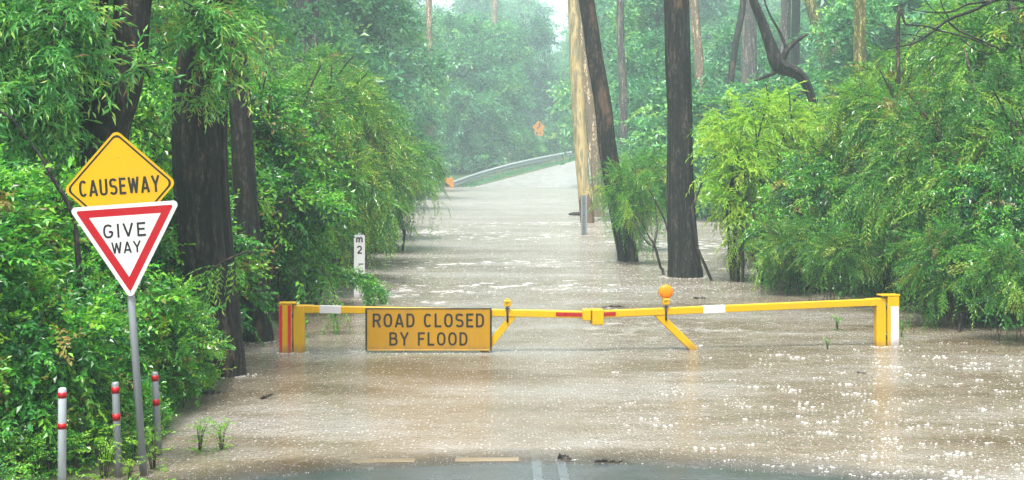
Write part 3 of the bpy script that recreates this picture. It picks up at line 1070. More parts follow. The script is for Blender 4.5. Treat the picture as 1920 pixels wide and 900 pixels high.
p = MB(GY)
p.box(gxr(1660), gxr(1682), -.09, .09, -.9, gzr(1671, 554), GY, .01)
p.box(gxr(1648), gxr(1683), -.094, .094, gzr(1671, 554), gzr(1671, 551.5), GY, .003)
p.build('gate_post', gr)
q = MB('white'); q.box(gxr(1665.5), gxr(1680), -.0945, -.0912, -.05, gzr(1671, 573), 'white', .001); q.build('white_panel', gr)
for z in (.14, .56):
    q = MB('darkmetal'); q.tube([(gxr(1659.6), -.05, z - .04), (gxr(1659.6), -.05, z + .04)], [.015, .015], 'darkmetal', 10); q.build('hinge', gr)
q = MB(GY); q.box(gxr(1641), gxr(1658.8), -.06, .06, -.5, gzr(1650, 559), GY, .01); q.build('leaf_upright', gr)
xr0, xr1 = gxr(1131), gxr(1641)
zr0, zr1 = gzr(1131, 582), gzr(1641, 560)
zrr = lambda x: zr0 + (zr1 - zr0) * (x - xr0) / (xr1 - xr0)
q = MB(GY)
boom_seg(q, xr0, xr1, zr0, zr1, .096, .05, GY)
boom_seg(q, gxr(1625), gxr(1641) + .1, zrr(gxr(1625)) + .006, zr1 + .012, .105, .056, GY)
q.build('boom', gr)
q = MB('white'); xa, xb = gxr(1317), gxr(1358); boom_seg(q, xa, xb, zrr(xa), zrr(xb), .096, .05, 'white', .003, .003); q.build('white_sleeve', gr)
q = MB('strip_dark'); xa, xb = gxr(1131), gxr(1153)
q.hexa([(xa, -.0545, zrr(xa) - .074), (xb, -.0545, zrr(xb) - .074), (xb, -.051, zrr(xb) - .074), (xa, -.051, zrr(xa) - .074), (xa, -.0545, zrr(xa) - .022), (xb, -.0545, zrr(xb) - .022), (xb, -.051, zrr(xb) - .022), (xa, -.051, zrr(xa) - .022)], 'strip_dark', .001)
q.build('reflector_strip', gr)
q = MB(GY)
xa, za, xb, zb = gxr(1232), zrr(gxr(1232)) - .08, gxr(1304), gzr(1304, 658)
d = np.array((xb - xa, zb - za)); d /= np.linalg.norm(d); nn = np.array((d[1], -d[0])) * -.05
q.hexa([(xa - nn[0], -.04, za - nn[1]), (xa + nn[0], -.04, za + nn[1]), (xa + nn[0], .04, za + nn[1]), (xa - nn[0], .04, za - nn[1]), (xb - nn[0], -.04, zb - nn[1]), (xb + nn[0], -.04, zb + nn[1]), (xb + nn[0], .04, zb + nn[1]), (xb - nn[0], .04, zb - nn[1])], GY, .006)
q.build('brace', gr)
beacon(gr, gxr(1247), zrr(gxr(1247)), True, 1)
# latch: the catch box on the left leaf and the cover hanging from the right one
q = MB(GY); q.box(gxl(1092), gxl(1107.5), -.085, .085, gzl(600), gzl(579.5), GY, .008); q.build('latch_box', gl)
q = MB(GY); q.box(gxr(1107.5), gxr(1130), -.1, .08, gzr(1118, 608), gzr(1118, 579), GY, .012); q.build('latch_cover', gr)

# ------------------------------------------------------------------ depth gauge, steel marker post, black stub
gb = WP(674, 560)
kg = gb[1] / F
dg = empty('depth_gauge', tuple(gb), 'white flood depth board with black figures standing in the water', 'depth gauge')
q = MB('white')
wd = 10.2 * kg
zg = lambda py: H - (py - HY) * kg
ol = rounded([(-wd, -1.2), (wd, -1.2), (wd, zg(440)), (-wd, zg(440))], .04, 4)
q.prism(ol, -.012, 0, 'white')
write(q, 'm', -6.4 * kg, zg(454.5), 13.5 * kg, -.0135, 'black', .2, 12.8 * kg)
write(q, '2', -4.8 * kg, zg(476), 15.5 * kg, -.0135, 'black', .17, 9.6 * kg)
for j in range(4):
    q.box(-wd * .2, wd * .75, -.0136, -.0132, zg(496 + j * 13), zg(494 + j * 13), 'black', 0)
write(q, '1', 0, zg(542), 13 * kg, -.0135, 'black', .18)
q.build('gauge_board', dg)
q = MB('galv'); q.box(-.03, .03, 0.001, .045, -1.2, zg(437), 'galv', .005); q.build('gauge_post', dg)

gp = WP(1095, 441)
kp = gp[1] / F
mp = empty('steel_post', tuple(gp), 'grey channel steel marker post standing in water before the pale trunk', 'marker post')
q = MB('galv')
w_ = 5.6 * kp
zz = H - (366 - HY) * kp
q.prism(rounded([(-w_, -1.0), (w_, -1.0), (w_, zz), (-w_, zz)], .03, 3), 0, .02, 'dullsteel')
q.box(-w_, -w_ * .5, -.06, -.001, -1.0, zz - .02, 'galv', .006)
q.box(w_ * .5, w_, -.06, -.001, -1.0, zz - .02, 'galv', .006)
q.build('post_channel', mp)
for z in (.25, .7, 1.1):
    q = MB('darkmetal')
    q.tube([(0, -.012, z), (0, .0, z)], [.02, .02], 'darkmetal', 8)
    q.build('bolt', mp)

sb = WP(507, 600)
q = MB('darkmetal')
q.tube([(0, 0, -.5), (0, 0, .09), (0, 0, .105), (0, 0, .12)], [.05, .05, .056, .05], 'darkmetal', 14)
tag(q.build('post_stub', None, tuple(sb)), 'short black post stub poking out of the water beside the flooded trunk', 'post')

# ------------------------------------------------------------------ guard rail and far warning sign
gd = empty('guard_rail', (RAIL0[0], RAIL0[1], 0), 'steel crash barrier curving up the far road with an orange end marker', 'guard rail')


def rail_pt(s):
    """Ground plan of the barrier, easing to the right as it climbs."""
    x = RAIL0[0] + s * RDIR[0] + .0035 * (s * s - 37 * s) * RNRM[0]
    y = RAIL0[1] + s * RDIR[1] + .0035 * (s * s - 37 * s) * RNRM[1]
    return x, y, float(terr(x, y))


sv = np.linspace(0, 58, 60)
prof = [(.0, .42), (.045, .47), (.045, .52), (.0, .56), (.0, .6), (.045, .64), (.045, .69), (.0, .74), (-.02, .755), (-.06, .755)]
q = MB('rail')
V = []
for s in sv:
    x, y, z = rail_pt(s)
    z += .18 * min(1, s / 20) - .12
    V.append([(x + RNRM[0] * a * 1.6 - RAIL0[0], y + RNRM[1] * a * 1.6 - RAIL0[1], z + .42 + (h_ - .42) * 1.75) for a, h_ in prof])
for i in range(len(sv) - 1):
    for j in range(len(prof) - 1):
        q.face([V[i][j], V[i + 1][j], V[i + 1][j + 1], V[i][j + 1]], 'rail', True)
q.build('rail_beam', gd)
for s in np.arange(1.0, 58, 2.0):
    x, y, z = rail_pt(s)
    q = MB('galv')
    q.box(-.07, .07, -.05, .05, -.5, .8, 'galv', .004)
    q.build('rail_post', gd, (x - RNRM[0] * .14 - RAIL0[0], y - RNRM[1] * .14 - RAIL0[1], z))
x, y, z = rail_pt(-.6)
q = MB('orange')
q.prism([(-.42, -.44), (.42, -.44), (.42, .44), (-.42, .44)], -.03, .0, 'orange')
q.face([(-.36, -.0315, .02), (-.36, -.0315, -.38), (.2, -.0315, -.38)], 'black')
q.tube([(0, .04, -1.0), (0, .04, .3)], [.04, .04], 'galv', 8)
q.build('end_marker', gd, (x - RAIL0[0], y - RAIL0[1], .5))

DS = 176.0
ks = DS / F
sp_ = P(1010, 238, DS)
gz2 = float(terr(sp_[0], DS))
ws = empty('warning_sign', (sp_[0], DS, gz2), 'faded orange bend warning sign with small plate, among the far roadside leaves', 'road sign')
zc = sp_[2] - gz2
q = MB('orange')
q.prism(rounded([(0, -.78), (.78, 0), (0, .78), (-.78, 0)], .06, 4), -.04, -.03, 'orange')
q.ribbon([(-.12, -.42), (-.12, -.1), (.12, .1), (.12, .34)], .13, -.0425, 'black')
poly_face(q, [(-.05, .3), (.29, .3), (.12, .52)], -.043, 'black')
q.build('diamond_plate', ws, (0, 0, zc))
q = MB('orange')
q.prism(rounded([(-.52, -.4), (.52, -.4), (.52, .4), (-.52, .4)], .05, 3), -.06, -.05, 'orange')
q.face([(-.34, -.063, -.12), (-.14, -.063, -.18), (-.1, -.063, .06), (-.28, -.063, .14)], 'black'); q.face([(.06, -.063, -.16), (.3, -.063, -.1), (.26, -.063, .02), (.1, -.063, .0)], 'black')
q.build('speed_plate', ws, (0, 0, zc - .72))
q = MB('galv'); q.tube([(0, 0, -.4), (0, 0, zc + .4)], [.04, .04], 'galv', 8); q.build('pole', ws)


# ------------------------------------------------------------------ tree trunks
def pxpath(rows, D, dD=0.0):
    """Photo rows (column, row, width) as world points and radii at distance D."""
    out = []
    for i, (px, py, w) in enumerate(rows):
        d_ = D + dD * i / max(1, len(rows) - 1)
        q_ = P(px, py, d_)
        out.append((*q_, w / 2 * d_ / F))
    return np.array(out)


def trunk_thing(name, label, stems, m, D, ridges=.05, extra=None, rings=150, sides=72, group=None, cat='tree', base_ext=1.3):
    """A trunk (one or several stems) under an Empty at its foot; rows run from the top down."""
    tubes = []
    foot = None
    for rows in stems:
        A = pxpath(rows, D)
        if foot is None:
            foot = A[-1].copy()
            gzz = float(terr(foot[0], foot[1]))
            low = A[-1].copy(); low[2] = min(gzz, A[-1][2]) - .3; low[3] *= 1.12
            if A[-1][2] - low[2] > .05: A = np.vstack([A, low])
        sm = smooth_path(A, rings)
        tubes.append((sm[:, :3], np.maximum(sm[:, 3], .004), sides, ridges))
    org = np.array((foot[0], foot[1], min(foot[2], 0.0) if foot[2] > 0 else 0.0))
    org[2] = max(float(terr(foot[0], foot[1])), 0.0)
    e = empty(name, tuple(org), label, cat, group)
    me = wood_mesh('trunk', [((t_[0] - org), t_[1], t_[2], t_[3]) for t_ in tubes], m)
    link(bpy.data.objects.new('trunk', me), e)
    if extra: extra(e, org)
    return e


def add_crown(lobes_px, nb, per, tm, blen, m, seed, tint=(1, 1, 1), droop=.5, tmid=.45, twigs=True, low=.7, hole=.3, up=.1, tsd=.17):
    """A crown for a trunk: lobes given as (column, row, distance, radius x, radius z in pixels)."""
    def fn(e, org):
        g = np.random.default_rng(seed)
        lobes = []
        for px, py, D, rx, rz in lobes_px:
            k = D / F
            lobes.append((P(px, py, D) - org, (rx * k, (rx + rz) / 2 * k, rz * k)))
        V, t, paths = crown(lobes, nb, per, tm, blen, droop, up, tsd=tsd, tmid=tmid, g=g, low=low, hole=hole, shell=(.2, 1))
        o = link(bpy.data.objects.new('crown', leaf_mesh('crown', V, t, m)), e); o.color = (*tint, 1)
        if twigs:
            tb = [(p_, np.array((1.6, 1.2, .8, .3)) * .006, 3) for p_ in paths]
            link(bpy.data.objects.new('branch', wood_mesh('branch', tb, 'twig')), e)
    return fn


trunk_thing('tree', 'dark leaning double stemmed gum behind the causeway sign', [
    [(285, -190, 64), (262, -60, 68), (251, 0, 68), (245, 100, 66), (228, 180, 70), (206, 250, 76), (192, 350, 82), (182, 480, 86), (178, 610, 100)],
    [(205, -190, 20), (196, -60, 22), (190, 30, 23), (176, 110, 30), (165, 190, 36), (170, 260, 44), (180, 340, 46)]], 'bark', 15.6, .075,
    add_crown([(40, 70, 15.0, 95, 90), (100, 70, 14.4, 40, 60), (30, 200, 14.8, 95, 80), (120, 20, 14.6, 50, 60), (272, 120, 14.8, 12, 14), (120, 130, 14.6, 16, 30), (70, 220, 15.2, 40, 60), (20, -80, 15.2, 140, 80), (150, -150, 15.6, 100, 50)], 400, 6, T_GUM, .5, 'gum', 101, droop=.35))
trunk_thing('tree', 'thick dark furrowed gum rooted at the water edge behind the left bushes', [
    [(415, -190, 62), (402, -60, 66), (396, 0, 70), (387, 100, 92), (379, 200, 103), (380, 350, 102), (392, 500, 98), (408, 620, 90), (417, 702, 84)]], 'bark', 17.5, .08,
    add_crown([(395, 60, 16.4, 40, 50), (355, 20, 16.2, 30, 30), (410, 125, 16.5, 26, 34), (372, 180, 16.4, 18, 18), (450, 10, 17, 40, 30), (350, -110, 16.6, 80, 40), (460, -120, 17.5, 110, 50)], 150, 6, T_GUM, .5, 'gum', 102, droop=.4, tmid=.55))
trunk_thing('tree', 'dark gum standing in flood water just left of the striped gate post', [
    [(415, -190, 44), (428, -40, 46), (434, 30, 46), (445, 120, 43), (455, 250, 42), (462, 400, 46), (472, 540, 52), (480, 638, 64)]], 'bark', 20.8, .08)
trunk_thing('tree', 'slanting dark gum trunk standing in the flood right of the pale trunk', [
    [(1058, -250, 24), (1085, -110, 27), (1101, 0, 29), (1116, 100, 30), (1132, 200, 32), (1140, 280, 33), (1159, 390, 36), (1177, 489, 38)]], 'bark_brown', 37.0, .07)
trunk_thing('tree', 'thick straight black gum trunk standing in the flood, the stoutest right of the road', [
    [(1262, -250, 44), (1268, -100, 46), (1271, 0, 47), (1273, 100, 48), (1276, 200, 46), (1276, 300, 48), (1277, 400, 53), (1282, 490, 60), (1283, 519, 65)]], 'bark', 32.1, .075)
trunk_thing('tree', 'pale yellow peeling gum trunk standing in the flood behind the steel post', [
    [(1066, -250, 18), (1071, -110, 19), (1075, 0, 20), (1079, 100, 22), (1085, 200, 25), (1090, 290, 24), (1095, 350, 25), (1101, 419, 27)]], 'pale', 59.4, .03)
trunk_thing('tree', 'ragged pale brown trunk between the pale peeling gum and the slanting dark gum', [
    [(1075, -160, 10), (1085, -20, 13), (1093, 100, 15), (1106, 200, 20), (1115, 290, 22), (1120, 345, 21), (1123, 400, 22)]], 'bark_tan', 66.0, .05)
trunk_thing('tree', 'tan trunk partly hidden behind the stout black gum', [
    [(1296, -160, 15), (1301, -20, 16), (1306, 60, 16), (1311, 120, 17), (1315, 300, 18), (1317, 395, 19)]], 'bark_tan', 72.0, .03)
for lab, rows, mm, D in [
    ('broad blurred brown trunk rising from the left bank trees', [(575, -200, 48), (573, 0, 52), (570, 60, 54), (566, 200, 58), (560, 380, 62)], 'bark_brown', 62.0),
    ('thin dark trunk among hazy left trees', [(717, -180, 7), (717, 0, 8), (715, 90, 9), (712, 200, 10), (708, 370, 11)], 'bark_brown', 85.0),
    ('pale straight trunk high in the haze left of the road', [(802, -200, 10), (804, 0, 12), (804, 60, 12), (805, 200, 13), (806, 350, 14)], 'bark_tan', 118.0),
    ('faint pale trunk high in the haze above the dark rounded tree', [(927, -200, 10), (927, 0, 11), (927, 60, 11), (927, 200, 13), (927, 300, 14)], 'bark_tan', 192.0),
    ('slim grey trunk in the leaves right of the slanting dark gum', [(1166, -200, 12), (1163, 0, 14), (1164, 80, 14), (1168, 165, 15), (1172, 390, 16)], 'bark_grey', 78.0),
    ('thin dark leaning trunk left of the gnarled tree', [(1404, -120, 11), (1394, 0, 12), (1386, 50, 12), (1378, 90, 12), (1368, 180, 12), (1355, 395, 13)], 'bark_brown', 72.0),
    ('pale stout trunk just behind the gnarled tree', [(1408, -200, 24), (1406, 0, 27), (1405, 100, 28), (1404, 380, 32)], 'bark_grey', 84.0),
    ('blue grey trunk, left one of two close together', [(1478, -200, 17), (1474, 0, 19), (1471, 100, 20), (1468, 385, 22)], 'bark_grey', 80.0),
    ('blue grey trunk, right one of two close together', [(1496, -200, 14), (1493, 0, 16), (1491, 110, 17), (1488, 385, 18)], 'bark_brown', 82.0),
    ('olive leaning trunk crossing in front of a tan trunk', [(1470, -160, 20), (1518, 0, 22), (1535, 60, 23), (1551, 118, 24), (1562, 200, 26), (1570, 395, 30)], 'bark_lichen', 70.0),
    ('stout tan trunk behind the olive leaning trunk', [(1576, -200, 24), (1575, 0, 26), (1575, 110, 27), (1574, 390, 30)], 'bark_tan', 76.0),
    ('slender lichen covered trunk rising from the right bushes', [(1614, -150, 20), (1613, 0, 22), (1612, 100, 23), (1610, 225, 24), (1607, 470, 28)], 'bark_lichen', 44.0),
    ('slim tan trunk far behind the bare right branches', [(1792, -150, 20), (1788, 0, 22), (1785, 80, 22), (1780, 395, 26)], 'bark_tan', 78.0),
]:
    trunk_thing('tree', lab, [rows], mm, D, .04, rings=40, sides=18)

# the gnarled broken tree
trunk_thing('gnarled_tree', 'gnarled black broken tree with a hooked bough above the right bushes', [
    [(1398, -60, 12.3), (1412, 0, 14.8), (1428, 40, 16.4), (1444, 85, 19.7), (1460, 122, 27.9), (1488, 134, 23.0), (1508, 152, 18.0), (1522, 185, 14.8), (1528, 230, 14.8), (1538, 300, 16.4), (1546, 420, 19.7), (1550, 530, 21.3)],
    [(1462, 124, 18.0), (1472, 100, 12.3), (1484, 84, 9.8), (1500, 72, 7.4), (1516, 63, 4.1)],
    [(1462, 124, 18.0), (1448, 138, 9.0), (1432, 145, 6.6), (1414, 152, 3.3)],
    [(1478, 98, 6.6), (1462, 60, 4.9), (1440, 20, 3.3), (1425, -30, 2.5)],
    [(1520, 178, 11.5), (1505, 172, 6.6), (1488, 190, 4.1), (1478, 210, 2.5)]], 'bark', 41.0, .15, rings=90, sides=30)

# bare sapling in the flood by the stout gum
trunk_thing('sapling', 'bare forked sapling leaning in the flood left of the stout black gum', [
    [(1196, 400, 1.5), (1215, 440, 3), (1228, 462, 4.5), (1238, 500, 5), (1244, 518, 5.5)],
    [(1188, 415, 1.5), (1210, 450, 2.5), (1227, 464, 3.5)],
    [(1212, 345, 2), (1235, 390, 3), (1246, 412, 3.5), (1254, 440, 4)],
    [(1229, 380, 1.2), (1232, 430, 2), (1228, 455, 3)]], 'twig', 32.6, .04, rings=24, sides=8)

# ------------------------------------------------------------------ shrub prototypes
make_shrub('broad_a', 'shrub', 'shrub', 2.0, 1.9, 2.0, 13, 330, 6, T_BROAD, .42, 'broad', 201, droop=.3, zlow=.2)
make_shrub('broad_b', 'shrub', 'shrub', 2.2, 2.0, 2.3, 12, 340, 6, T_BROAD, .5, 'broad', 202, droop=.4, zlow=.22)
make_shrub('broad_big', 'shrub', 'shrub', 3.4, 3.2, 4.6, 21, 400, 7, T_BROAD_BIG, .75, 'broad', 203, droop=.45, zlow=.25, rr=(.18, .3), hole=.5, twig=.007)
make_shrub('wattle_a', 'wattle_bush', 'bush', 4.6, 4.2, 4.8, 24, 560, 8, T_WATTLE, .9, 'wattle', 204, droop=.6, zlow=.25, rr=(.17, .29), hole=.6, twig=.007, stems=.06)
make_shrub('wattle_b', 'wattle_bush', 'bush', 5.0, 4.4, 5.4, 24, 600, 8, T_FERNY, 1.0, 'wattle', 205, droop=.75, zlow=.28, rr=(.17, .28), hole=.6, twig=.007, stems=.06)
make_shrub('feathery', 'feathery_shrub', 'shrub', 2.2, 2.0, 2.6, 9, 95, 7, T_FERNY, .8, 'wattle', 206, droop=.35, zlow=.4, twig=.006, hole=.5, stems=.014)
make_shrub('young', 'sapling', 'sapling', 2.6, 2.2, 4.6, 14, 140, 7, T_GUM_BROAD, .7, 'young', 207, droop=.4, zlow=.34, twig=.006, hole=.5, rr=(.2, .3), tmid=.55)
make_shrub('fern_tall', 'leafy_tree', 'tree', 3.6, 3.4, 6.5, 16, 560, 7, T_GUM, .9, 'gum', 208, droop=.5, zlow=.18, twig=.008, stems=.07)


def make_tree(key, w, h, nl, nb, per, tm, blen, m, seed, zl=.22, th=.3, bark='bark_grey', foot=1.0):
    g = np.random.default_rng(seed)
    lobes = []
    for i in range(nl):
        z = h * (zl + (.93 - zl) * ((i + g.random()) / nl))
        f = math.sin(math.pi * min(.97, .22 + .72 * (z / h))) ** .6
        a = g.uniform(0, 6.28); q = w / 2 * f * g.uniform(.2, .72)
        r = w * g.uniform(.13, .23)
        lobes.append(((q * math.cos(a), q * math.sin(a), z), (r, r, r * .75)))
    V, t, paths = crown(lobes, nb, per, tm, blen, .35, .3, tsd=.24, tmid=.42, g=g, low=.5, hole=.7)
    base = np.array((0, 0, -foot))
    bend = g.normal(size=2) * w * .06
    tp = smooth_path([base, (bend[0], bend[1], h * .4), (bend[0] * .4, -bend[1], h * .9)], 14)
    tb = [(tp, np.linspace(th, th * .2, 14), 10, .04)]
    for c, r in lobes:
        k = np.argmin(np.abs(tp[:, 2] - (c[2] - np.hypot(c[0], c[1]) * .6)))
        p0 = tp[k]; c = np.array(c)
        tb.append((smooth_path([p0, (p0 + c) / 2 + np.array((0, 0, -.3)), c], 6), np.linspace(th * .35, th * .08, 6), 5))
    proto(key, 'tree', 'tree', [('crown', leaf_mesh(key + '_crown', V, t, m)), ('trunk', wood_mesh(key + '_trunk', tb, bark))])


make_tree('forest_a', 9.0, 15.0, 24, 560, 7, T_FOREST, 1.7, 'forest', 301)
make_tree('forest_b', 8.0, 17.0, 25, 560, 7, T_FOREST, 1.6, 'forest', 302, .12)
make_tree('forest_c', 10.0, 12.0, 23, 560, 7, T_FOREST, 1.7, 'forest', 303, .1)
make_tree('forest_low', 7.0, 6.0, 17, 420, 7, T_FOREST, 1.2, 'forest', 304, .08, .15)

# ------------------------------------------------------------------ planting: left bank
def at(px, D, z=None):
    x = (px - CX) / F * D
    return (x, D, max(float(terr(x, D)), -.1) if z is None else z)


LB = 'leafy shrubs crowding the left bank'
for key, px, D, s, rz, tint, lab in [
    ('broad_a', 10, 12.3, .85, .3, (.95, 1.1, .8), 'bright green small leaved shrub in the bottom corner beside the first bollard'),
    ('broad_a', 45, 12.0, .42, 1.3, (1, 1.15, .75), 'small bright shrub low against the first bollard'),
    ('broad_b', 160, 12.9, .34, 2.9, (1, 1.15, .75), 'small bright shrub low between the first and the leaning bollard'),
    ('broad_b', -60, 12.4, 1.05, 1.4, (.9, 1.05, .85), 'green shrub cut by the photo edge below the causeway sign height'),
    ('broad_b', 150, 13.6, .66, 2.2, (.9, 1.1, .8), 'bright shrub behind the two leaning bollards'),
    ('broad_a', 55, 14.2, 1.1, 3.3, (.85, 1.05, .85), 'tall shrub left of the give way triangle'),
    ('broad_a', 285, 15.0, .62, 4.2, (1, 1.05, .7), 'shrub at the water edge right of the sign pole'),
    ('broad_b', 335, 16.0, .42, 5.1, (.9, 1, .75), 'shrub leaning against the foot of the thick furrowed gum'),
    ('broad_b', 285, 17.6, .95, .8, (.85, 1, .8), 'shrub behind the give way triangle between two dark trunks'),
    ('broad_a', 330, 20.0, 1.2, 1.9, (.85, 1, .8), 'shrub filling the gap behind the thick furrowed gum'),
    ('broad_big', -40, 17.5, .85, 2.6, (.9, 1, .9), 'big glossy shrub at the edge left of the causeway diamond'),
    ('broad_big', 115, 19.0, .9, .5, (.95, 1.05, .85), 'big glossy shrub behind the causeway diamond'),
    ('broad_big', 285, 22.0, .95, 3.9, (.95, 1.1, .8), 'big light green shrub between the leaning gum and the furrowed gum'),
    ('broad_big', 450, 24.0, .95, 4.7, (.8, .95, .8), 'glossy dark shrub behind the gum in the flood'),
    ('broad_big', 545, 25, .5, 1.2, (.95, 1.05, .7), 'leafy shrub hanging over the striped gate post'),
    ('fern_tall', 20, 22.0, 1.0, .7, (.95, 1, 1), 'tall drooping leaved tree at the upper left edge'),
    ('fern_tall', 130, 25.0, 1.05, 2.7, (.9, 1, 1), 'tall drooping leaved tree seen between the stems of the leaning gum'),
    ('fern_tall', 320, 27.0, 1.1, 4.4, (1, 1.05, .9), 'tall drooping leaved tree above the gap between the two dark gums'),
    ('fern_tall', -120, 19.0, .95, 5.4, (.95, 1.05, .9), 'drooping leaved tree cut by the left photo edge'),
]:
    grow(key, lab, at(px, D), s, rz, tint, LB)

WG = 'weeping bushes hanging over the left flood edge'
for key, px, D, s, rz, tint, lab in [
    ('wattle_a', 505, 27.0, .92, .4, (1, 1.05, .8), 'weeping bush behind the dark gum in the flood'),
    ('wattle_b', 575, 30.5, .72, 1.5, (1.1, 1.1, .7), 'yellow green bush behind the depth board'),
    ('wattle_b', 600, 35.0, 1.0, 2.6, (.95, 1.05, .9), 'tall weeping bush above the depth board'),
    ('wattle_a', 560, 41.0, 1.25, 3.7, (1.05, 1.1, .9), 'highest yellow green weeping bush, below the broad blurred brown trunk'),
    ('wattle_a', 678, 41.0, .92, 4.8, (.95, 1.05, .9), 'weeping bush whose tips reach farthest over the flooded road'),
    ('wattle_b', 655, 47.0, 1.12, 5.9, (.9, 1, .95), 'arching bush behind the farthest reaching one'),
    ('wattle_a', 700, 54.0, .92, .9, (.85, 1, 1), 'bluish bush at the far end of the left weeping row'),
]:
    grow(key, lab, at(px, D), s, rz, tint, WG)

# ------------------------------------------------------------------ planting: right side
RG = 'bushes standing in the flood on the right'
for key, px, D, s, rz, tint, lab in [
    ('wattle_b', 1478, 31.0, .55, .2, (1.25, 1.15, .6), 'yellow green weeping bush at the left end of the right thicket'),
    ('broad_big', 1530, 29.0, .72, 1.3, (1, 1, .9), 'green bush behind the boom near the white sleeve'),
    ('wattle_b', 1630, 29.5, .9, 2.4, (1.05, 1.05, .8), 'bush directly behind the white panelled gate post'),
    ('wattle_a', 1745, 27.0, .95, 3.6, (.9, 1, .9), 'dense bush right of the white panelled gate post'),
    ('wattle_b', 1870, 24.5, .92, 4.6, (.85, 1, 1), 'teal green bush overhanging the right photo edge'),
    ('wattle_a', 1960, 23.0, .8, 5.5, (.85, 1, .95), 'bush cut by the right photo edge over the water'),
    ('wattle_a', 1700, 36.0, 1.22, .7, (1.2, 1.15, .7), 'yellow green bush top under the bare branches'),
    ('wattle_b', 1830, 34.0, 1.35, 1.9, (1.15, 1.15, .75), 'tall light green bush at the upper right'),
    ('wattle_a', 1560, 38.0, .85, 3.1, (1.15, 1.15, .75), 'light bush below the twin leaning trunks'),
    ('wattle_a', 1940, 30.0, 1.42, 4.2, (1, 1.05, .8), 'high bush filling the upper right corner'),
    ('broad_big', 1665, 27.6, .62, 1.1, (.85, .95, .95), 'small leaved bush low behind the right gate post'),
    ('broad_big', 1860, 22.8, .66, 2.5, (.75, .95, 1), 'glossy teal bush low at the right photo edge'),
    ('feathery', 1560, 25.6, .6, 2.2, (.8, .95, .8), 'low half drowned bush behind the right boom'),
    ('feathery', 1480, 27.6, .62, 3.4, (1, 1, .8), 'low half drowned bush left of the right boom end'),
    ('feathery', 1790, 22.4, .68, 5.0, (.8, .95, .85), 'low ferny bush at the water edge right of the gate'),
    ('feathery', 1890, 20.6, .62, 1.0, (.8, .95, .85), 'low ferny bush in the water at the right edge'),
]:
    grow(key, lab, at(px, D, -.15), s, rz, tint, RG)
grow('young', 'yellow green leafy sapling in the flood right of the stout black gum', at(1392, 31.0, -.1), .95, .5, (.85, 1.05, .9))
grow('young', 'lime leafy sapling behind the right thicket top', at(1455, 34.0, -.1), 1.02, 2.5, (.85, 1.05, .9))
grow('young', 'pale lime sapling under the gnarled bough', at(1500, 44.0, -.1), 1.05, 4.5, (.8, .95, 1))
grow('feathery', 'feathery green bush wrapped round the slanting dark gum', at(1172, 36.0, -.1), (.66, .66, 1.0), 1.2, (1, 1.15, .85))
grow('feathery', 'feathery bush between the slanting gum and the stout gum', at(1215, 41.0, -.1), (1.0, .9, 1.15), 2.9, (.95, 1.1, .95))
grow('feathery', 'dim feathery bush behind the pale peeling gum', at(1172, 62.0, -.1), 1.1, 4.0, (.85, 1, 1))

# ------------------------------------------------------------------ planting: forest in the rain
FL = 'forest trees left of the flooded road'
for key, px, D, s, rz, tint, lab in [
    ('forest_c', 430, 52, .9, .3, (1, 1.05, .8), 'forest tree filling the gap above the gum in the flood'),
    ('forest_a', 300, 46, .8, 1.3, (1, 1.05, .8), 'forest tree behind the thick furrowed gum'),
    ('forest_b', 120, 44, .8, 2.1, (1, 1.05, .85), 'forest tree behind the leaning gum'),
    ('forest_b', 520, 64, .85, 2.3, (.95, 1, .9), 'forest tree left of the broad blurred brown trunk'),
    ('forest_a', 640, 72, .95, 3.3, (.95, 1, .95), 'forest tree right of the broad blurred brown trunk'),
    ('forest_low', 690, 78, .95, 4.3, (.9, 1, .95), 'low forest bush at the water behind the weeping row'),
    ('forest_b', 700, 94, 1.1, 5.3, (.95, 1, .95), 'forest tree behind the thin dark trunk'),
    ('forest_low', 742, 104, .85, .8, (.95, 1, 1), 'low forest bush at the water left of the orange end marker'),
    ('forest_c', 735, 120, 1.05, 1.8, (.95, 1, .95), 'forest tree below the pale straight trunk'),
    ('forest_c', 850, 162, 1.45, 2.8, (.9, 1.05, .95), 'dark rounded tree behind the start of the crash barrier'),
    ('forest_a', 925, 178, 1.2, 3.8, (.95, 1.05, .95), 'dark rounded tree behind the middle of the crash barrier'),
    ('forest_low', 915, 167, .9, 4.8, (1.1, 1.1, .8), 'low light bush over the middle of the crash barrier'),
    ('forest_low', 985, 170, .68, 5.8, (1.0, 1.1, .8), 'low light bush below the far warning sign'),
    ('forest_b', 760, 140, 1.2, 1.1, (.9, 1, 1), 'tall hazy tree left of the dark rounded trees'),
]:
    grow(key, lab, at(px, D), s, rz, tint, FL)
FR = 'forest trees right of the flooded road'
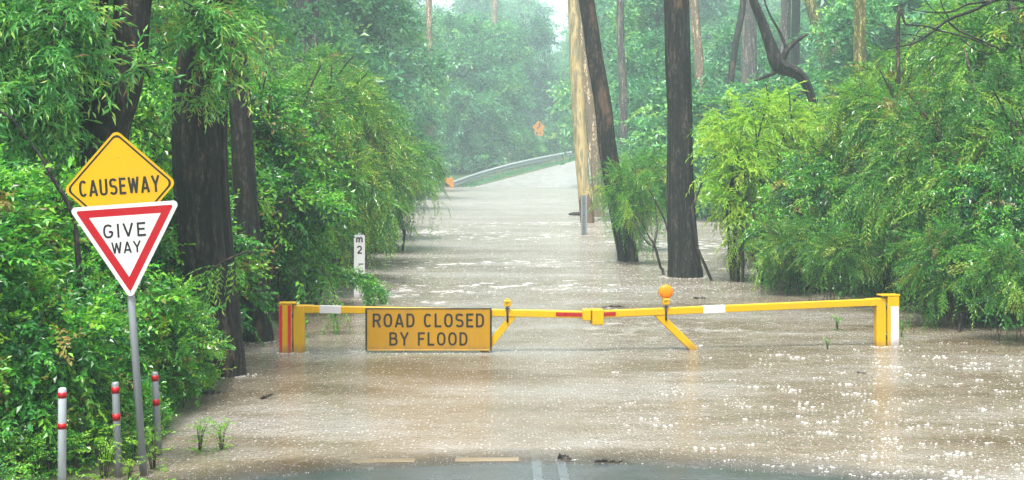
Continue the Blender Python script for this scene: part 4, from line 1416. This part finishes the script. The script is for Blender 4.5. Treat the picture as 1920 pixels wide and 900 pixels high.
for key, px, D, s, rz, tint, lab in [
    ('forest_low', 1060, 186, 1.2, .4, (1.3, 1.2, .8), 'pale green bush right of the far warning sign'),
    ('forest_b', 1200, 112, .9, 1.4, (.9, 1, 1), 'hazy tree behind the slanting dark gum'),
    ('forest_low', 1255, 74, .9, 2.4, (.9, 1, .95), 'low dark forest bush between the slanting and stout gums'),
    ('forest_c', 1245, 86, .85, 3.4, (.9, 1.05, .95), 'leafy tree filling the gap between the slanting and stout gums'),
    ('forest_b', 1225, 100, 1.0, 4.4, (1, 1.05, .95), 'tall forest tree high between the slanting and stout gums'),
    ('forest_low', 1320, 66, 1.0, 5.4, (1, 1.05, .9), 'low forest bush right behind the stout black gum'),
    ('forest_c', 1345, 96, .95, .9, (.9, 1, 1), 'forest tree between the stout gum and the gnarled tree'),
    ('forest_low', 1440, 62, 1.05, 1.9, (1.1, 1.1, .8), 'low forest bush under the gnarled bough'),
    ('forest_low', 1540, 64, 1.15, 2.9, (1.1, 1.1, .8), 'low forest bush at the feet of the olive leaning trunk'),
    ('forest_a', 1440, 112, 1.0, 3.9, (.9, 1, 1), 'forest tree behind the pair of blue grey trunks'),
    ('forest_c', 1660, 62, .8, 4.9, (1.1, 1.1, .8), 'forest tree above the right thicket behind the lichen covered trunk'),
    ('forest_b', 1760, 74, .95, 5.9, (1.05, 1.1, .85), 'forest tree behind the bare right branches'),
    ('forest_a', 1890, 66, .9, 1.6, (1.05, 1.1, .85), 'forest tree at the upper right photo edge'),
    ('forest_b', 1560, 116, 1.1, 2.6, (.9, 1, 1), 'hazy tree behind the stout tan trunk'),
]:
    grow(key, lab, at(px, D, -.2), s, rz, tint, FR)


def far_forest():
    """The far wood that reads as one mass: many crowns and stems merged into one."""
    g = np.random.default_rng(77)
    lobes = []
    for i in range(12):
        z = 16 * (.15 + .8 * (i + g.random()) / 12)
        f = math.sin(math.pi * min(.97, .22 + .72 * z / 16)) ** .6
        a = g.uniform(0, 6.28); q = 5.0 * f * g.uniform(.2, .75)
        r = g.uniform(1.7, 2.8)
        lobes.append(((q * math.cos(a), q * math.sin(a), z), (r, r, r * .75)))
    V0, t0, _ = crown(lobes, 300, 6, T_FAR, 2.0, .35, .3, tsd=.18, tmid=.42, g=g, low=.5, hole=.4)
    V, T = [], []
    spots = []
    for D in (205, 225, 250, 280, 315):
        for px in np.arange(500, 1560, 78):
            spots.append((px + g.uniform(-30, 30), D + g.uniform(-8, 8)))
    for D in (130, 160, 190):
        for px in list(np.arange(-100, 800, 130)) + list(np.arange(1220, 2020, 110)):
            spots.append((px + g.uniform(-40, 40), D + g.uniform(-8, 8)))
    for D in (70, 95):
        for px in list(np.arange(-140, 480, 150)) + list(np.arange(1700, 2060, 120)):
            spots.append((px + g.uniform(-40, 40), D + g.uniform(-6, 6)))
    for px, D in spots:
        x = (px - CX) / F * D
        gap = 1 - .45 * math.exp(-((px - 1035) / 55) ** 2)
        s = g.uniform(.85, 1.3) * (1 + max(0, D - 200) / 260) * gap
        a = g.uniform(0, 6.28); c, sn = math.cos(a), math.sin(a)
        Rz = np.array(((c, sn, 0), (-sn, c, 0), (0, 0, 1)))
        V.append((V0 @ Rz) * s * np.array((1, 1, g.uniform(.9, 1.25))) + np.array((x, D, float(terr(x, D)) - .3)))
        T.append(t0 + g.normal(0, .12))
    return leaf_mesh('forest', np.vstack(V), np.concatenate(T), 'forest')


o = link(bpy.data.objects.new('forest', far_forest()))
tag(o, 'far wood fading into the rain behind the flooded road', 'forest', None, 'stuff')

# ------------------------------------------------------------------ bare branches upper right
br_ = []
Db = 24.0
for rows in [
    [(1985, 20, 5), (1900, -2, 5), (1860, 2, 5), (1825, 20, 4.5), (1780, 36, 4), (1745, 62, 3.5), (1712, 82, 2.5), (1660, 92, 1.2)],
    [(1860, 2, 4), (1815, 8, 3), (1790, 20, 2.5), (1760, 24, 2), (1720, 20, 1.4), (1700, 14, 1)],
    [(1775, 38, 3), (1800, 58, 3), (1840, 76, 2.6), (1880, 94, 2)],
    [(1748, 55, 2.4), (1790, 64, 2.4), (1835, 78, 2.2), (1860, 92, 1.4)],
    [(1700, 46, 2.4), (1740, 50, 2), (1772, 60, 1.6)],
    [(1780, 36, 2), (1768, 14, 1.6), (1762, -10, 1.2)],
    [(1770, 34, 1.5), (1745, 14, 1.2), (1735, 0, .8)],
    [(1920, 14, 3), (1890, 18, 2), (1862, 30, 1.4), (1848, 48, .8)],
    [(1800, 72, 1.6), (1835, 96, 1.5), (1880, 98, 1.0)],
    [(1730, 70, 1.4), (1700, 64, 1.0), (1670, 70, .7)],
]:
    A = pxpath(rows, Db)
    sm = smooth_path(A, 16)
    br_.append((sm[:, :3], np.maximum(sm[:, 3], .002), 6, .03))
A = pxpath([(1985, 20, 6), (2040, 160, 9), (2060, 400, 12), (2066, 640, 14)], Db)
sm = smooth_path(A, 16); br_.append((sm[:, :3], sm[:, 3], 8, .03))
org = np.array((A[-1][0], Db, 0))
bt = empty('bare_tree', tuple(org), 'bare dark branches reaching in from the upper right edge', 'tree')
link(bpy.data.objects.new('branch', wood_mesh('branch', [(t_[0] - org, t_[1] * 1.35, *t_[2:]) for t_ in br_], 'bark')), bt)
# broken dark snag
trunk_thing('snag', 'short broken dark snag above the right thicket', [
    [(1687, 12, 4), (1685, 30, 7), (1684, 60, 7), (1684, 92, 7), (1686, 200, 8), (1690, 480, 10)],
    [(1684, 34, 6), (1690, 24, 6), (1696, 42, 4), (1700, 48, 2)]], 'twig', 33.0, .06, rings=24, sides=10)
# red brown dead boughs on the left
trunk_thing('dead_bough', 'dead reddish bough hanging among the leaves left of the causeway diamond', [
    [(-30, 195, 5), (10, 215, 5), (30, 232, 4.5), (52, 262, 4), (80, 300, 6), (105, 345, 8), (122, 372, 9), (140, 420, 10), (150, 560, 12)]], 'bark_brown', 13.2, .04, rings=30, sides=9, cat='branch')


# ------------------------------------------------------------------ small plants, litter, foam
def sprig(loc, h, n, label, cat='plant', m='young', tint=(1, 1, 1), name='small_plant', seed=1, tm=None, group=None):
    g = np.random.default_rng(seed)
    e = empty(name, tuple(loc), label, cat, group)
    Vs, Ts, tb = [], [], []
    for i in range(n):
        a = g.uniform(0, 6.28); r = g.uniform(.1, .4) * h
        tip = np.array((math.cos(a) * r, math.sin(a) * r, h * g.uniform(.6, 1)))
        p = smooth_path([(0, 0, -.1), tip * np.array((.35, .35, .6)), tip], 6)
        tb.append((p, np.linspace(.004 if h < .35 else .006, .0015, 6), 4))
        for q in p[1:]:
            tv, tt = (tm or T_BROAD)[g.integers(4)]
            d_ = np.array([[g.normal(), g.normal(), .35]])
            Vs.append((tv @ frames(d_, np.array([g.normal(0, .4)]))[0]) * g.uniform(.4, .7) * min(1, h / .5) + q)
            Ts.append(tt + g.uniform(.3, .75))
    link(bpy.data.objects.new('foliage', leaf_mesh('foliage', np.vstack(Vs), np.concatenate(Ts), m)), e).color = (*tint, 1)
    link(bpy.data.objects.new('stem', wood_mesh('stem', tb, 'twig', 4)), e)
    return e


sprig(WP(374, 848), .3, 7, 'small green sprig in the shallow flood, nearer the bollards', seed=2, tint=(.7, 1, .8))
sprig(WP(416, 843), .26, 7, 'small green sprig in the shallow flood, farther from the bollards', seed=3, tint=(.7, 1, .8))
sprig(at(195, 11.75), .5, 6, 'bright young plant at the foot of the leaning bollard', seed=4, tint=(.75, 1, .8))
sprig(at(243, 11.7), .22, 7, 'low bright weed between the leaning bollard and the sign pole', seed=5, tint=(.8, 1, .8))
sprig(at(288, 12.1), .4, 5, 'weed growing at the foot of the sign pole', seed=6, tint=(.7, .95, .8))
sprig(at(150, 12.6), .4, 6, 'ferny plant behind the first bollard', seed=7, m='wattle', tint=(1.1, 1.2, .7), tm=T_FERNY)
for i_, (px_, D_, h_) in enumerate([(20, 11.5, .35), (70, 11.55, .3), (92, 11.7, .4), (140, 11.9, .35), (165, 12.2, .45), (250, 12.5, .3), (60, 11.9, .5), (195, 12.9, .4), (10, 11.8, .5), (265, 13.2, .35), (240, 13.6, .4), (300, 13.7, .3), (130, 12.4, .5)]):
    sprig(at(px_, D_), h_, 9, 'low leafy weed on the bank among the bollards and shrubs', seed=40 + i_, m='broad', tint=(1, 1.1, .8), group='low weeds on the near left bank')
sprig(WP(1552, 655), .16, 5, 'half drowned weed before the right boom', seed=8, m='broad')
sprig(WP(1570, 618), .22, 6, 'drowned leafy twig behind the right boom', seed=9, m='broad')
sprig(WP(1690, 632), .25, 5, 'leafy weed beside the white panelled post', seed=10, m='broad')
sprig(WP(1228, 470), .35, 6, 'green weed around the bare forked sapling', seed=12, m='wattle')
sprig(WP(1300, 512), .3, 5, 'green weed at the foot of the stout black gum', seed=13, m='young')
sprig(WP(1192, 508), .12, 6, 'drowned weed in the foam before the slanting gum', seed=14, m='broad')
sprig(WP(1190, 488), .25, 4, 'small weed at the foot of the slanting gum', seed=15, m='wattle')
sprig(WP(1052, 438), .35, 1, 'single bent stalk in the flood left of the steel post', seed=16, m='wattle')
sprig(WP(1740, 600), .7, 7, 'leafy plant in the shade right of the gate post', seed=17, m='broad', tint=(.9, 1, .9))


def hanging(label, rows, D, tm, m, n, seed, name='hanging_branch'):
    """A leafy branch drooping from the thicket above."""
    g = np.random.default_rng(seed)
    A = smooth_path(pxpath(rows, D), 24)
    org = A[0, :3].copy()
    e = empty(name, tuple(org), label, 'branch')
    pts = A[:, :3] - org
    tan = np.gradient(pts, axis=0)
    Vs, Ts = [], []
    for i in range(n):
        k = int(g.integers(3, 24))
        tv, tt = tm[g.integers(4)]
        d_ = tan[k] / np.linalg.norm(tan[k]) + g.normal(size=3) * .55 + np.array((0, 0, -.35))
        Vs.append((tv @ frames(d_[None], np.array([g.normal(0, .5)]))[0]) * g.uniform(.55, 1.0) + pts[k])
        Ts.append(tt + g.uniform(.25, .65))
    link(bpy.data.objects.new('foliage', leaf_mesh('foliage', np.vstack(Vs), np.concatenate(Ts), m)), e)
    link(bpy.data.objects.new('stem', wood_mesh('stem', [(pts, np.maximum(A[:, 3], .002), 5)], 'twig')), e)


hanging('leafy branch drooping in front of the depth board', [(540, 455, 5), (600, 490, 4), (650, 510, 3), (690, 522, 2), (712, 545, 1)], 26.0, T_BROAD, 'broad', 240, 1)
hanging('leafy branch crossing the foot of the depth board', [(560, 492, 5), (615, 512, 4), (655, 522, 3), (680, 530, 2), (690, 548, 1)], 25.6, T_BROAD, 'broad', 170, 6)
hanging('leafy sprig hanging low on the thick furrowed gum', [(470, 470, 5), (430, 485, 4), (400, 505, 3), (380, 540, 2), (376, 565, 1)], 16.4, T_FERNY, 'wattle', 34, 8)
hanging('ferny twig hanging to the water right of the striped post', [(600, 500, 3), (620, 530, 2), (628, 560, 1.5), (630, 604, 1)], 21.5, T_FERNY, 'wattle', 14, 2)
hanging('leafy twig hanging behind the boom next to the striped post', [(545, 500, 3), (566, 540, 2), (572, 590, 1.5), (574, 622, 1)], 21.0, T_BROAD_BIG, 'broad', 9, 3)
hanging('leafy spray drooping over the top of the depth board', [(600, 335, 5), (660, 340, 4), (710, 365, 3), (730, 395, 2), (737, 430, 1)], 30.0, T_WATTLE, 'wattle', 60, 4)
hanging('weeping spray nearest the flooded road', [(700, 300, 6), (770, 285, 4), (815, 300, 3), (835, 330, 2)], 42.0, T_WATTLE, 'wattle', 60, 5)


def driftwood(label, px, py, L, r, rz, m='debris', seed=0, lift=.0, bits=1, name='driftwood', cat='driftwood'):
    g = np.random.default_rng(seed)
    tb = []
    for b_ in range(bits):
        n_ = 8
        x = np.linspace(-L / 2, L / 2, n_) * (1 if b_ == 0 else .5)
        p = np.stack([x, g.normal(0, .05 * L, n_) * .5 + b_ * r * 2, g.normal(0, r * .4, n_) + lift * np.linspace(0, 1, n_)], 1)
        rad = r * np.array([.4, .9, 1, 1.1, 1, .9, .7, .3]) * (1 if b_ == 0 else .6)
        tb.append((p, rad, 8, .12))
    p = WP(px, py)
    z = max(float(terr(p[0], p[1])), 0) + r * .35
    o_ = link(bpy.data.objects.new(name, wood_mesh(name, tb, m)))
    o_.location = (p[0], p[1], z); o_.rotation_euler = (0, 0, rz)
    tag(o_, label, cat, 'driftwood floating on the flood')


driftwood('long dark stick floating beside the left bushes', 392, 737, .36, .018, .2, seed=1, bits=2)
driftwood('short dark log with one end up, in open water left of the panel', 500, 748, .15, .016, .3, seed=2, lift=.05)
driftwood('black lump of bark lying on the wet asphalt by the centre line', 1060, 861, .13, .022, -.2, seed=3, bits=2)
driftwood('reddish twig litter lying on the wet asphalt', 1140, 866, .26, .012, -.05, 'bark_brown', seed=4, bits=3)
driftwood('dark twig clump floating behind the amber lamp', 1312, 560, .25, .025, .1, seed=5, bits=2)
driftwood('thin twig floating in open water before the right gate', 1615, 700, .12, .012, -.5, seed=6)
driftwood('reddish branch leaning at the right water edge', 1800, 620, .5, .03, 1.2, 'bark_brown', seed=7, lift=.25)
driftwood('snagged branch caught across the foot of the pale gum', 1097, 404, 1.6, .09, .1, 'bark_brown', seed=8, bits=2, lift=.1)
driftwood('line of small dark litter caught behind the latch', 1150, 576, .4, .02, .0, seed=9, bits=2)


def foam():
    """Froth and rain bubbles riding on the water."""
    g = np.random.default_rng(5)
    xs_, ys_, rs_ = [], [], []
    # clumps, thick on the right near side
    for i in range(900):
        px = g.uniform(1000, 1990) if g.random() < .8 else g.uniform(300, 1100)
        py = g.uniform(640, 905)
        w = ((px - 1000) / 900) * .8 + .12
        if g.random() > w: continue
        p = WP(px, py)
        k = int(g.integers(1, 7))
        s = g.uniform(.006, .019)
        for j in range(k):
            xs_.append(p[0] + g.normal(0, s * 2.6)); ys_.append(p[1] + g.normal(0, s * 2.4)); rs_.append(s * g.uniform(.4, 1.1))
    for i in range(60):
        px = g.uniform(1150, 1990); py = g.uniform(665, 905)
        if g.random() > (px - 1000) / 900: continue
        p = WP(px, py)
        for j in range(int(g.integers(4, 14))):
            xs_.append(p[0] + g.normal(0, .09)); ys_.append(p[1] + g.normal(0, .05)); rs_.append(g.uniform(.008, .026))
    # small rain splashes everywhere
    for i in range(9000):
        px = g.uniform(260, 1990); py = 560 + 345 * g.random() ** .8
        p = WP(px, py)
        xs_.append(p[0]); ys_.append(p[1]); rs_.append(g.uniform(.002, .005))
    # froth lines downstream
    for i in range(2600):
        py = g.choice([474, 482, 497, 505, 519, 531, 540, 546]) + g.normal(0, 2.2)
        px = g.uniform(690, 1420) + (py - 500)
        if math.sin(px * .013 + py) + g.normal(0, .6) < .1: continue
        p = WP(px, py)
        xs_.append(p[0]); ys_.append(p[1] + .3 * math.sin(px * .03)); rs_.append(g.uniform(.008, .02))
    # froth caught round the feet of trunks and posts
    for px, py, w, k in [(1283, 519, 70, 90), (1177, 489, 46, 70), (1101, 419, 34, 50), (418, 702, 95, 60), (480, 638, 70, 50), (537, 660, 30, 30), (560, 660, 28, 24), (1671, 648, 30, 30), (1650, 649, 24, 24), (1300, 647, 26, 24), (805, 657, 240, 90), (674, 560, 26, 24), (1095, 441, 18, 20)]:
        for j in range(k):
            c_ = WP(px, py); kk = c_[1] / F
            a_ = g.uniform(math.pi * .9, math.pi * 2.1)
            xs_.append(c_[0] + math.cos(a_) * w * .55 * kk * g.uniform(.9, 1.25)); ys_.append(c_[1] + math.sin(a_) * min(w, 70) * .5 * kk * g.uniform(.8, 1.5)); rs_.append(g.uniform(.006, .02))
    x, y, r = map(np.array, (xs_, ys_, rs_))
    ok = np.array([float(q) for q in terr(x, y)]) < .012
    x, y, r = x[ok], y[ok], r[ok]
    n = len(x)
    a = np.linspace(0, 2 * np.pi, 7, endpoint=False)
    rj = r[:, None] * g.uniform(.7, 1.25, (n, 7))
    rim = np.stack([x[:, None] + rj * np.cos(a), y[:, None] + rj * np.sin(a), np.full((n, 7), -.002)], -1)
    mid = np.stack([x[:, None] + .6 * rj * np.cos(a), y[:, None] + .6 * rj * np.sin(a), np.repeat(.08 * r[:, None], 7, 1)], -1)
    top = np.stack([x, y, .11 * r], -1)[:, None]
    V = np.concatenate([rim, mid, top], 1).reshape(-1, 3)
    b = np.arange(n)[:, None] * 15
    f = []
    for j in range(7):
        k = (j + 1) % 7
        f += [b + np.array((j, k, 7 + k)), b + np.array((j, 7 + k, 7 + j)), b + np.array((7 + j, 7 + k, 14))]
    Fc = np.stack(f, 1).reshape(-1, 3)
    return npmesh('foam', V, Fc, [M['foam']], smooth=True)


tag(link(bpy.data.objects.new('foam', foam())), 'white froth and rain bubbles floating on the brown flood', 'foam', None, 'stuff')

# leaf litter and weeds on the left bank, grass verge by the rail
def ground_cover(name, label, pts, hgt, m, seed, wid=.012):
    g = np.random.default_rng(seed)
    pts = np.array(pts); n = len(pts)
    z = terr(pts[:, 0], pts[:, 1])
    a = g.uniform(0, 6.28, n); h_ = hgt * g.uniform(.5, 1.3, n)
    d = np.stack([np.cos(a), np.sin(a), np.zeros(n)], 1)
    s = np.stack([-np.sin(a), np.cos(a), np.zeros(n)], 1) * wid
    b0 = np.stack([pts[:, 0], pts[:, 1], z - .01], 1)
    mid = b0 + d * (h_ * .2)[:, None] + np.array((0, 0, 1)) * (h_ * .6)[:, None]
    tip = b0 + d * (h_ * .6)[:, None] + np.array((0, 0, 1)) * (h_ * .95)[:, None]
    V = np.stack([b0, mid + s, tip, mid - s], 1).reshape(-1, 3)
    t = np.repeat(g.uniform(.1, .9, n), 4)
    tag(link(bpy.data.objects.new(name, leaf_mesh(name, V, t, m))), label, 'grass', None, 'stuff')


g = np.random.default_rng(9)
pts = [(-3.3 - abs(g.normal(0, .9)), g.uniform(12.6, 17.5)) for _ in range(5000)]
pts = [q for q in pts if float(terr(*q)) > .0]
ground_cover('grass', 'grass and weeds growing on the left bank under the shrubs', pts, .1, 'broad', 1)
def undergrowth():
    g = np.random.default_rng(21)
    Pn = []
    while len(Pn) < 1500:
        x, y = -2.75 - abs(g.normal(0, 1.0)), g.uniform(10.9, 17.2)
        z = float(terr(x, y))
        if z < .012 or (y < 12.3 and x > -3.8 and g.random() < .7): continue
        Pn.append((x, y, z + g.uniform(0, .16)))
    Pn = np.array(Pn); n = len(Pn)
    Rm = frames(np.stack([g.normal(size=n), g.normal(size=n), g.uniform(-.1, .9, n)], 1), g.normal(0, .5, n))
    V, T = [], []
    for k in range(4):
        for i in range(k, n, 4):
            V.append((T_BROAD[k][0] @ Rm[i]) * g.uniform(.35, .75) + Pn[i]); T.append(T_BROAD[k][1] + g.normal(.5, .22))
    return leaf_mesh('undergrowth', np.vstack(V), np.concatenate(T), 'broad')


tag(link(bpy.data.objects.new('undergrowth', undergrowth())), 'low leafy ground cover on the near left bank', 'ground cover', None, 'stuff')
pts = []
for _ in range(9000):
    s = g.uniform(4, 60); a_ = g.uniform(-.6, .9)
    pts.append((RAIL0[0] + s * RDIR[0] + a_ * RNRM[0] + .0035 * (s * s - 37 * s) * RNRM[0], RAIL0[1] + s * RDIR[1] + a_ * RNRM[1]))
ground_cover('grass', 'grass verge under the crash barrier', pts, .15, 'forest', 2, .03)

# ------------------------------------------------------------------ rain haze
m = bpy.data.materials.new('rain_haze')
m.use_nodes = True
m.node_tree.nodes.clear()
mo = m.node_tree.nodes.new('ShaderNodeOutputMaterial')
pv = m.node_tree.nodes.new('ShaderNodeVolumePrincipled')
pv.inputs['Color'].default_value = (.74, .98, 1.0, 1)
pv.inputs['Density'].default_value = .0014
pv.inputs['Anisotropy'].default_value = 0.0
m.node_tree.links.new(pv.outputs[0], mo.inputs['Volume'])
M['haze'] = m
hz = MB('haze')
hz.hexa([(-270, -45, -8), (270, -45, -8), (270, 905, -8), (-270, 905, -8), (-270, -45, 75), (270, -45, 75), (270, 905, 75), (-270, 905, 75)], 'haze', 0)
ho = hz.build('haze')
tag(ho, 'pale rain haze hanging in the forest air', 'haze', None, 'stuff')
